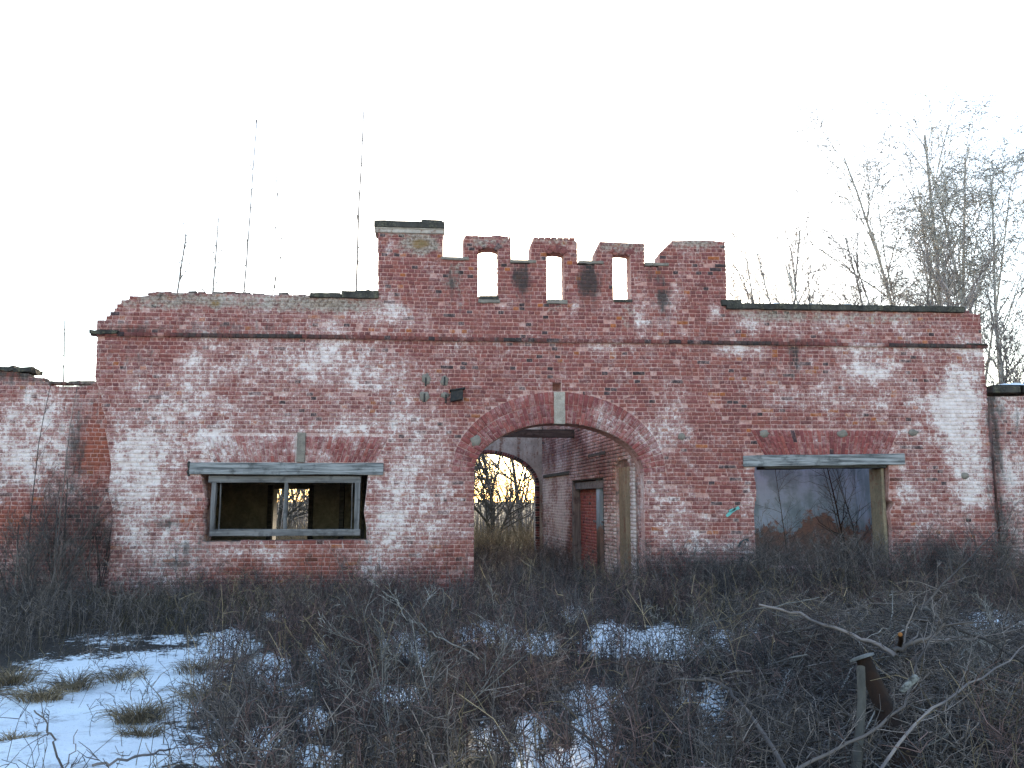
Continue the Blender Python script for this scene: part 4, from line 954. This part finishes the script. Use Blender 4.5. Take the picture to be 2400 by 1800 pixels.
thicket('far_woodland', 'grey mass of bare woodland far beyond the arches', 'woodland', 120, rect_region(-3, 17, 33, 47), (5, 9.5), M_TWIG, 7, .05, 26, .1, .06, (.5, 1.6))
thicket('passage_weeds', 'dark weeds growing inside the gate passage', 'weeds', 1500, lambda r, n: (lambda y: (r.uniform(0, 3.4, n) + .3 - y * .075, y))(r.uniform(.1, 10.5, n)), (.25, .75), M_WEED, 8, .005, 7, .35, .2)

# ------------------------------------------------------------------ weeds in front of the ruin
def dens_region(fn, ymax=-.15, ymin=-12.4):
    def f(r, n):
        X, Y = [], []
        tot = 0
        while tot < n:
            y = r.uniform(ymin, ymax, n * 3); halfw = (y + DIST) * .66 + .5; x = (y + DIST) * math.tan(YAW) + r.uniform(-1, 1, n * 3) * halfw
            px, py, d = to_px(np.stack([x, y, gz(x, y)], 1))
            w = fn(px, py, x, y) * (d / 16.) ** .9
            k = (r.random(len(x)) < w) & (py < 2100)
            X.append(x[k]); Y.append(y[k]); tot += k.sum()
        return np.concatenate(X)[:n], np.concatenate(Y)[:n]
    return f
def open_(px, py): return np.clip(1 - 1.4 * snowness(px, py), 0, 1)
clump = lambda x, y, s: np.clip((fbm(x * 1.1, y * 1.1, s) - .34) * 3.2, 0.05, 1)
leftsnow = lambda px, py: np.clip((px - 430) / 160, 0, 1) + (py < 1560) * np.clip((1560 - py) / 60, 0, 1)
thicket('dry_weeds', 'dense dark dry weeds covering the ground before the wall', 'weeds', 6400, dens_region(lambda px, py, x, y: open_(px, py) * clump(x, y, 50) * np.clip(leftsnow(px, py), 0, 1) * np.clip(.25 + (-y) / 3.0, 0, 1)), (.22, .66), M_WEED, 11, .0050, 7, .4, .2)
thicket('dry_weeds', 'red-brown thin weed stalks standing among the dark weeds', 'weeds', 2600, dens_region(lambda px, py, x, y: open_(px, py) * clump(x, y, 61) * (px > 480) * np.clip((py - 1380) / 60, 0.2, 1)), (.3, .8), M_WEEDR, 12, .0036, 9, .35, .16)
thicket('weed_belt', 'tall grey weeds along the foot of the wall', 'weeds', 1700, dens_region(lambda px, py, x, y: (y > -2.6) * clump(x, y, 70) * (.12 + .88 * (px > 1500)), -.12, -2.6), (.45, 1.3), M_TWIG, 13, .0060, 9, .35, .2)
thicket('dead_grass', 'olive dead grass matted at the foot of the left window', 'grass', 3800, dens_region(lambda px, py, x, y: np.exp(-((px - 400) / 230) ** 2 - ((py - 1430) / 45) ** 2) + .12 * open_(px, py)), (.15, .42), M_GRASSD, 14, .003, 1, .9, .35)

# ------------------------------------------------------------------ shrubs, branches and tufts one can tell apart
def ground_pt(px, py):
    x, y = G(px, py); z = float(gz(np.array([x]), np.array([y]))[0])
    for _ in range(3):
        x, y = G(px, py, z); z = float(gz(np.array([x]), np.array([y]))[0])
    return Vector((x, y, z))
SHRUB = [(8, .5, .50, .2, 8, .06, .05), (6, .6, .5, .15, 5, .12, .05), (4, .6, .5, .1, 4, .15, 0), (0, 0, 0, 0, 3, .2, 0)]
def shrub(label, base, n, hgt, r, seed, spread=.35, P=SHRUB, mat=M_TWIG, group=None, name='bare_shrub', lean=(0, 0), rmin=.0024):
    rr = random.Random(seed); root = thing(name, label, 'shrub', tuple(base), group); tw, bk = Tubes(), Tubes(); RMIN[0] = rmin
    for i in range(n):
        a = 2 * math.pi * (i + rr.random()) / n; k = spread * rr.uniform(.3, 1.2)
        d = Vector((math.cos(a) * k + lean[0], math.sin(a) * k + lean[1], 1))
        grow(tw, bk, Vector(base) + Vector((math.cos(a) * .06, math.sin(a) * .06, -.05)), d, hgt * rr.uniform(.6, 1.1), r * rr.uniform(.7, 1.1), 0, P, rr)
    RMIN[0] = .0026
    if bk.g: bk.build('stems', mat, root)
    if tw.g: tw.build('twigs', mat, root)
    return root
gL = 'bare shrubs against the low left wall'
for i, (px, py, n, h, r, sp, lab) in enumerate((
    (40, 1425, 9, 2.0, .014, .3, 'tall bare shrub at the left edge before the low wall'),
    (140, 1410, 12, 2.2, .014, .28, 'densest dark shrub, in front of the low left wall'),
    (225, 1405, 8, 1.9, .013, .22, 'bare shrub where the low wall meets the gatehouse'),
    (90, 1450, 10, 1.3, .010, .4, 'short spreading shrub in front of the densest left shrub'),
    (300, 1400, 6, 1.1, .010, .3, 'small shrub at the foot of the left corner of the gatehouse'))):
    shrub(lab, ground_pt(px, py), n, h, r, 200 + i, sp, mat=M_TWIG, group=gL)
gT = 'thin shoots before the left half of the wall'
for i, (px, py, top, lean, lab) in enumerate((
    (262, 1400, 900, (-.02, 0), 'tall thin shoot at the left corner of the gatehouse'),
    (340, 1395, 880, (.01, 0), 'tall thin shoot left of the window, the taller of two'),
    (392, 1400, 1200, (.0, 0), 'short dark shoot left of the window'),
    (455, 1398, 1130, (.02, 0), 'thin shoot just left of the window frame'),
    (60, 1430, 930, (-.05, 0), 'long thin shoot before the low wall at the left edge'),
    (115, 1425, 960, (.03, 0), 'long thin bent shoot rising above the dense left shrub'),
    (1545, 1392, 1090, (.03, 0), 'thin shoot right of the arch'))):
    b = ground_pt(px, py); h = (py - top) / F_PX * (b - CAM).length
    P2 = [(14, .5, .14, .15, 10, .03, 0), (2, .5, .5, .2, 4, .1, 0), (0, 0, 0, 0, 3, .15, 0)]
    rr = random.Random(300 + i); root = thing('shoot', lab, 'shoot', tuple(b), gT); tw, bk = Tubes(), Tubes()
    grow(tw, bk, b - Vector((0, 0, .05)), Vector((lean[0], 0, 1)), h, .0125, 0, P2, rr)
    bk.build('stem', M_TWIG, root); tw.build('twigs', M_TWIG, root)
shrub('fan-shaped shrub at the right end of the gatehouse wall', ground_pt(2330, 1385), 12, 1.7, .013, 220, .45, mat=M_TWIGL)
shrub('bare shrub below the right of the right window', ground_pt(2170, 1390), 9, 1.3, .010, 221, .4, mat=M_TWIG)
shrub('bare shrub at the left of the right window', ground_pt(1800, 1385), 8, 1.6, .011, 222, .25, mat=M_TWIG)
shrub('low twiggy shrub before the right window', ground_pt(1960, 1392), 12, .9, .009, 223, .5, mat=M_TWIG)
# saplings inside the open right room
for i, (px, pyt, lean, r, mat, lab) in enumerate(((2005, 1060, (-.20, 0), .028, M_RUST, 'brown sapling leaning left inside the right window'), (1985, 1060, (-.06, 0), .017, M_BARK, 'dark thin sapling left of the brown leaning one'),
        (2022, 1060, (-.12, 0), .013, M_BARK, 'dark thin sapling crossing the brown leaning one'), (2020, 1050, (.0, 0), .016, M_BARK, 'straight dark sapling at the right of the right window'), (1850, 1060, (-.1, 0), .014, M_BARK, 'twiggy dark sapling at the left inside the right window'))):
    yy = 1.6 + .25 * i; xb = W(px, 1300, yy)[0]; P2 = [(16, .9, .28, .15, 10, .03, .02), (5, .7, .5, .15, 5, .12, 0), (0, 0, 0, 0, 3, .2, 0)]
    tree(lab, (xb, yy, 0), [(0, 0, 3.3, r, lean)], P2, 400 + i, 'sapling', 'sapling', 'saplings inside the right window', mat, M_BARK, .0034)
# big foreground shrub and the smaller ones beside it
b = ground_pt(962, 1790)
FG = [(6, .55, .55, .25, 9, .09, -.05), (5, .6, .5, .15, 6, .13, 0), (4, .6, .5, .1, 4, .15, 0), (0, 0, 0, 0, 3, .2, 0)]
shrub('wide bare shrub in the middle foreground, nearest the camera', b, 8, 1.15, .009, 230, .75, FG, M_TWIGL)
for i, (px, py, n, h, lab) in enumerate(((560, 1795, 9, .75, 'dark twiggy shrub beside the open snow in the foreground'), (700, 1700, 8, .8, 'low shrub between the snow and the middle foreground shrub'), (1180, 1740, 9, .85, 'reddish shrub right of the middle foreground shrub'),
        (1420, 1790, 7, .75, 'low shrub at the bottom right of the middle'), (1560, 1620, 8, .8, 'shrub in front of the arch, right of the middle'), (820, 1560, 9, .8, 'shrub in the weeds before the right end of the left window'), (1320, 1560, 8, .8, 'shrub in the weeds straight before the gate arch'), (2330, 1720, 9, .9, 'lichen grey shrub in the bottom right corner'))):
    shrub(lab, ground_pt(px, py), n, h, .008, 240 + i, .6, FG, (M_TWIG, M_TWIGL, M_WEEDR)[i % 3], 'low shrubs in the foreground')
def at(px, py, dist):
    return CAM + ray(px, py).normalized() * dist
def branch(label, pts, dists, r0, r1, seed, mat=M_TWIGL, side=16, tl=.35, name='fallen_branch', group='fallen and arching branches'):
    """a bough laid along measured points, each at its own distance, with side twigs"""
    rr = random.Random(seed); P = [at(p[0], p[1], d) for p, d in zip(pts, dists)]
    fine = []
    for i in range(len(P) - 1):
        for k in range(4):
            q = P[i].lerp(P[i + 1], k / 4); fine.append(q + Vector((rr.gauss(0, .008), rr.gauss(0, .008), rr.gauss(0, .008))))
    fine.append(P[-1]); lowest = min(fine, key=lambda v: v.z)
    root = thing(name, label, 'branch', tuple(lowest), group); tb, tw = Tubes(), Tubes()
    tb.add([tuple(v) for v in fine], r0, r1, 5)
    for i in range(side):
        q, t = at_frac(fine, .12 + .87 * (i + rr.random()) / side)
        if side <= 6:
            t1 = Tubes(); t1.add([tuple(v) for v in limb(q, rot_dir(t, .6, rr), tl, 5, rr)], r0 * .5, r0 * .2); t1.build('side_twig', mat, root); continue
        grow(tw, tw, q, rot_dir(t, rr.uniform(.4, 1.0), rr), tl * rr.uniform(.5, 1.3), r0 * .35, 0, [(4, .6, .5, .2, 6, .12, 0), (3, .6, .5, .2, 4, .15, 0), (0, 0, 0, 0, 3, .2, 0)], rr)
    tb.build('bough', mat, root)
    if side > 6: tw.build('twigs', mat, root)
    return root
branch('arched bare bough curving over the snow gap right of the middle', [(1370, 1668), (1450, 1630), (1540, 1602), (1620, 1588), (1675, 1596), (1720, 1630), (1790, 1720), (1850, 1830)], [6.6, 6.5, 6.4, 6.3, 6.2, 6.0, 5.6, 5.1], .006, .014, 500, M_TWIG)
branch('long straight bough slanting down to the right in the foreground', [(1310, 1690), (1400, 1740), (1470, 1790), (1540, 1840)], [5.9, 5.5, 5.2, 4.9], .008, .012, 501, M_TWIG)
branch('bough slanting across the brush from lower left to upper right', [(1800, 1830), (1990, 1745), (2120, 1660), (2160, 1520), (2200, 1480)], [5.2, 5.6, 6.0, 6.4, 6.6], .011, .006, 502, M_TWIG)
branch('thick dark bough running along the top of the brush heap', [(1780, 1418), (1880, 1440), (1980, 1482), (2060, 1510), (2100, 1540)], [8.6, 8.3, 8.0, 7.7, 7.5], .012, .02, 503, M_TWIG, 16, .5)
branch('curved bough with a lopped end near the orange cut', [(2100, 1525), (2130, 1510), (2180, 1495), (2215, 1460)], [7.2, 7.2, 7.2, 7.2], .02, .01, 504, M_TWIG, 6)
branch('pale thin bough leaning over the middle foreground shrub', [(1120, 1545), (1040, 1500), (985, 1465), (950, 1450), (930, 1405), (895, 1385)], [6.8, 6.9, 7.0, 7.0, 7.1, 7.1], .006, .003, 505, M_TWIGL, 8, .2)
branch('bough rising to the right at the bottom right edge', [(2040, 1830), (2180, 1660), (2300, 1590), (2420, 1500)], [5.3, 5.8, 6.4, 7.0], .010, .005, 506, M_TWIG)
branch('drooping bough hanging over the right of the brush heap', [(2120, 1450), (2220, 1465), (2330, 1510), (2420, 1570)], [7.6, 7.4, 7.2, 7.0], .012, .007, 507, M_TWIG, 16, .5)
branch('long thin bough crossing the right weeds below the window', [(1600, 1485), (1720, 1440), (1820, 1420), (1920, 1400)], [9.0, 9.0, 9.0, 9.2], .007, .004, 508, M_TWIGL, 8)
branch('thin bough reaching up before the right end of the wall', [(2150, 1440), (2230, 1350), (2300, 1280), (2345, 1230)], [9.5, 10.0, 10.5, 11], .012, .004, 509, M_TWIG, 14, .5)
branch('forked bare twig standing on the open snow in the corner', [(165, 1830), (130, 1770), (125, 1720), (105, 1690), (80, 1665)], [5.0, 5.05, 5.1, 5.15, 5.2], .006, .0035, 510, M_TWIG, 2, .15, 'bare_twig')
branch('short bare twig beside the forked one on the snow', [(150, 1800), (170, 1760), (182, 1710)], [5.02, 5.02, 5.05], .004, .002, 511, M_TWIG, 1, .08, 'bare_twig')
branch('dark bough lying at the right edge of the open snow', [(640, 1835), (560, 1760), (480, 1660), (440, 1590)], [5.0, 5.4, 6.2, 7.0], .008, .003, 512, M_TWIG, 30, .35)
branch('bough lying flat on the snow at the bottom left', [(215, 1790), (280, 1782), (350, 1768), (400, 1755)], [5.35, 5.4, 5.5, 5.6], .008, .006, 513, M_TWIG, 4, .12)
# heap of cut brushwood in the right foreground
def brush_heap(seed, n, rr_, k=6):
    r = np.random.default_rng(seed)
    px = r.uniform(1640, 2480, n * 3); py = r.uniform(1470, 1850, n * 3)
    keep = r.random(n * 3) < np.clip(1 - .85 * snowness(px, py + 60), 0.05, 1); px, py = px[keep][:n], py[keep][:n]; n = len(px)
    b = []
    for a, c in zip(px, py):
        x, y = G(a, c + 60); b.append((x, y))
    b = np.array(b); top = .75 * np.exp(-((px - 2150) / 330) ** 2) * np.clip((1900 - py) / 300, .2, 1) + .12
    z = gz(b[:, 0], b[:, 1]) + r.random(n) ** 1.3 * top
    L = r.uniform(.3, 1.1, n); a = r.uniform(0, 2 * math.pi, n); el = r.normal(.08, .38, n)
    d = np.stack([np.cos(a) * np.cos(el), np.sin(a) * np.cos(el), np.sin(el)], 1); t = np.linspace(-.5, .5, 6)[None, :, None]
    sag = np.stack([r.normal(0, .12, n), r.normal(0, .12, n), -np.abs(r.normal(.25, .15, n))], 1)[:, None]
    C = np.stack([b[:, 0], b[:, 1], z], 1)[:, None]
    S = C + d[:, None] * t * L[:, None, None] + sag * (t ** 2) * L[:, None, None] * 1.2 + r.normal(0, .008, (n, 6, 3))
    S[..., 2] = np.maximum(S[..., 2], gz(S[..., 0], S[..., 1]) + .005)
    tb = Tubes(); tb.add_np(S, r.uniform(rr_[0], rr_[1], n), .0018)
    f = r.integers(1, 5, (n, k)); q = S[np.arange(n)[:, None], f]; e = r.uniform(0, 2 * math.pi, (n, k)); h = r.uniform(-.6, 1.0, (n, k))
    dv = np.stack([np.cos(e) * np.cos(h), np.sin(e) * np.cos(h), np.sin(h)], -1) * r.uniform(.06, .26, (n, k, 1))
    tb.add_np(np.stack([q, q + dv * .5 + r.normal(0, .012, q.shape), q + dv], 2).reshape(-1, 3, 3), .0022, .0012)
    return tb
o = brush_heap(77, 2900, (.0025, .007)).build('brushwood_heap', M_WEED, kind='stuff'); tag(o, 'tangled dark heap of cut brushwood in the right foreground', 'brushwood')
o = brush_heap(78, 520, (.004, .009), 3).build('brushwood_boughs', M_TWIGL, kind='stuff'); tag(o, 'pale grey lichened sticks lying across the brushwood heap', 'brushwood')
# sawn trunk, post and lopped pieces in the heap
def log(name, label, pts, rads, mat, cut, cap_mat, cat, sides=14, seed=0):
    rr = random.Random(seed); base = pts[-1]; root = thing(name, label, cat, tuple(base)); V = []
    n = len(pts)
    for i, (p, r) in enumerate(zip(pts, rads)):
        t = (pts[min(i + 1, n - 1)] - pts[max(i - 1, 0)]).normalized(); a = t.cross(Vector((0, 1, .2))).normalized(); b2 = t.cross(a)
        for k in range(sides):
            th = 2 * math.pi * k / sides; q = r * (1 + .10 * math.sin(th * 3 + i * .4 + seed) + rr.uniform(-.05, .05)); V.append(tuple(p + a * math.cos(th) * q + b2 * math.sin(th) * q))
    F = [(i * sides + k, i * sides + (k + 1) % sides, (i + 1) * sides + (k + 1) % sides, (i + 1) * sides + k) for i in range(n - 1) for k in range(sides)]
    mesh_np('bark', np.array(V), [np.array(F)], mat, root, {'tint': np.ones((len(V), 3))}, smooth=True)
    if cut:
        t = (pts[0] - pts[1]).normalized(); a = t.cross(Vector((0, 1, .2))).normalized(); b2 = t.cross(a); C = [tuple(pts[0] + t * .012)]
        for rr_, dz in ((cut * .6, .013), (cut, .006), (cut, -.012)):
            for k in range(sides):
                th = 2 * math.pi * k / sides; C.append(tuple(pts[0] + a * math.cos(th) * rr_ + b2 * math.sin(th) * rr_ + t * dz))
        F3 = [(0, 1 + k, 1 + (k + 1) % sides) for k in range(sides)]
        F4 = [(1 + j * sides + k, 1 + (j + 1) * sides + k, 1 + (j + 1) * sides + (k + 1) % sides, 1 + j * sides + (k + 1) % sides) for j in range(2) for k in range(sides)]
        mesh_np('sawn_face', np.array(C), [np.array(F3), np.array(F4)], cap_mat, root, smooth=False)
    return root
log('cut_trunk', 'leaning rust-brown trunk with a pale sawn top among the brushwood', [at(2020, 1540, 6.7), at(2036, 1575, 6.7), at(2066, 1640, 6.6), at(2098, 1720, 6.45), at(2125, 1800, 6.2), at(2145, 1870, 6.0)], [.05, .054, .062, .075, .09, .10], M_RUST, .088, M_WOODCUT, 'trunk', 14, 1)
log('post', 'thin grey weathered post in front of the leaning cut trunk', [at(2018, 1562, 5.9), at(2021, 1640, 5.85), at(2016, 1720, 5.8), at(2008, 1800, 5.7), at(2004, 1900, 5.5)], [.024, .025, .027, .028, .029], M_BARK, None, None, 'post', 10, 2)
log('lopped_branch', 'short pale lichened branch stub in the brushwood', [at(2147, 1588, 5.9), at(2128, 1606, 5.9), at(2112, 1622, 5.9)], [.022, .02, .016], M_LICHEN, .02, M_LICHEN, 'branch', 10, 3)
log('lopped_branch', 'bough stub with an orange sawn end on top of the brushwood', [at(2110, 1487, 7.15), at(2112, 1500, 7.3), at(2104, 1525, 7.5)], [.017, .017, .016], M_RUST, .016, M_ORANGE, 'branch', 10, 4)
# grass tufts on the snow
def tuft(label, px, py, n, h, spread, seed, mat=M_GRASS):
    r = np.random.default_rng(seed); b = ground_pt(px, py); a = r.uniform(0, 2 * math.pi, n); rad_ = r.uniform(0, spread, n)
    base = np.stack([b.x + np.cos(a) * rad_ * .9, b.y + np.sin(a) * rad_ * .7, np.full(n, b.z - .02)], 1)[:, None]; hh = h * r.uniform(.5, 1.15, n)
    a2 = a + r.normal(0, .6, n); out = np.stack([np.cos(a2), np.sin(a2), np.zeros(n)], 1)[:, None]; t = np.linspace(0, 1, 5)[None, :, None]
    k = r.uniform(.4, 1.2, n)[:, None, None]
    S = base + out * (t ** 1.6) * k * hh[:, None, None] + np.array([0, 0, 1.]) * (t - .62 * t ** 2.4 * np.minimum(k, 1)) * hh[:, None, None]
    tb = Tubes(); tb.add_np(S, .0032, .001); root = thing('grass_tuft', label, 'grass tuft', tuple(b), 'tufts of dead grass on the snow'); tb.build('blades', mat, root)
for i, (px, py, n, h, sp, lab) in enumerate(((325, 1690, 420, .26, .22, 'straw-coloured tuft standing alone on the open snow'), (95, 1640, 300, .24, .22, 'green-brown tuft at the left edge of the snow'), (175, 1615, 260, .28, .2, 'arching tuft right of the left-edge tuft'), (330, 1725, 200, .16, .16, 'low flattened tuft below the lone one'),
        (30, 1600, 200, .26, .22, 'tuft at the very left edge below the shrubs'), (285, 1578, 220, .2, .26, 'dark low tuft where the path meets the weeds'), (30, 1735, 180, .10, .2, 'flat brown tuft at the left edge of the snow'), (480, 1640, 260, .26, .25, 'tuft at the right side of the snowy path'), (470, 1570, 240, .22, .3, 'tuft beside the top of the snowy path'))):
    tuft(lab, px, py, n, h, sp, 600 + i, M_GRASS)
# a sparse scatter of stalks on the open snow at the left
thicket('sparse_stalks', 'sparse dry stalks poking through the open snow at the left', 'weeds', 150, dens_region(lambda px, py, x, y: (px < 560) * (py > 1500) * 1.0), (.15, .55), M_WEED, 15, .003, 5, .7, .3)
# pale broken stalks standing out of the dark weeds
thicket('straw_stalks', 'pale straw-coloured broken stalks scattered through the weeds', 'weeds', 900, dens_region(lambda px, py, x, y: open_(px, py) * clump(x, y, 83) * (px > 380)), (.3, .85), M_GRASS, 16, .0036, 4, .6, .3)
# dead leaves still hanging on the weeds
def leaves():
    r = np.random.default_rng(91); n = 9000
    x, y = dens_region(lambda px, py, x, y: open_(px, py) * clump(x, y, 50) * np.clip(leftsnow(px, py), 0, 1))(r, n)
    c = np.stack([x, y, gz(x, y) + r.uniform(.01, .5, n) ** 1.2], 1); a = r.normal(0, 1, (n, 3)); a /= np.linalg.norm(a, axis=1)[:, None]; b = np.cross(a, r.normal(0, 1, (n, 3))); b /= np.linalg.norm(b, axis=1)[:, None]
    L = r.uniform(.008, .024, n)[:, None]; w = L * .4; nn = np.cross(a, b)
    V = np.stack([c - a * L, c + b * w + nn * L * .25, c + a * L, c - b * w + nn * L * .25], 1).reshape(-1, 3); i = np.arange(n) * 4
    o = mesh_np('dead_leaves', V, [np.stack([i, i + 1, i + 2], 1), np.stack([i, i + 2, i + 3], 1)], M_LEAF, kind='stuff'); tag(o, 'small withered leaves hanging in the weeds', 'leaves')
leaves()
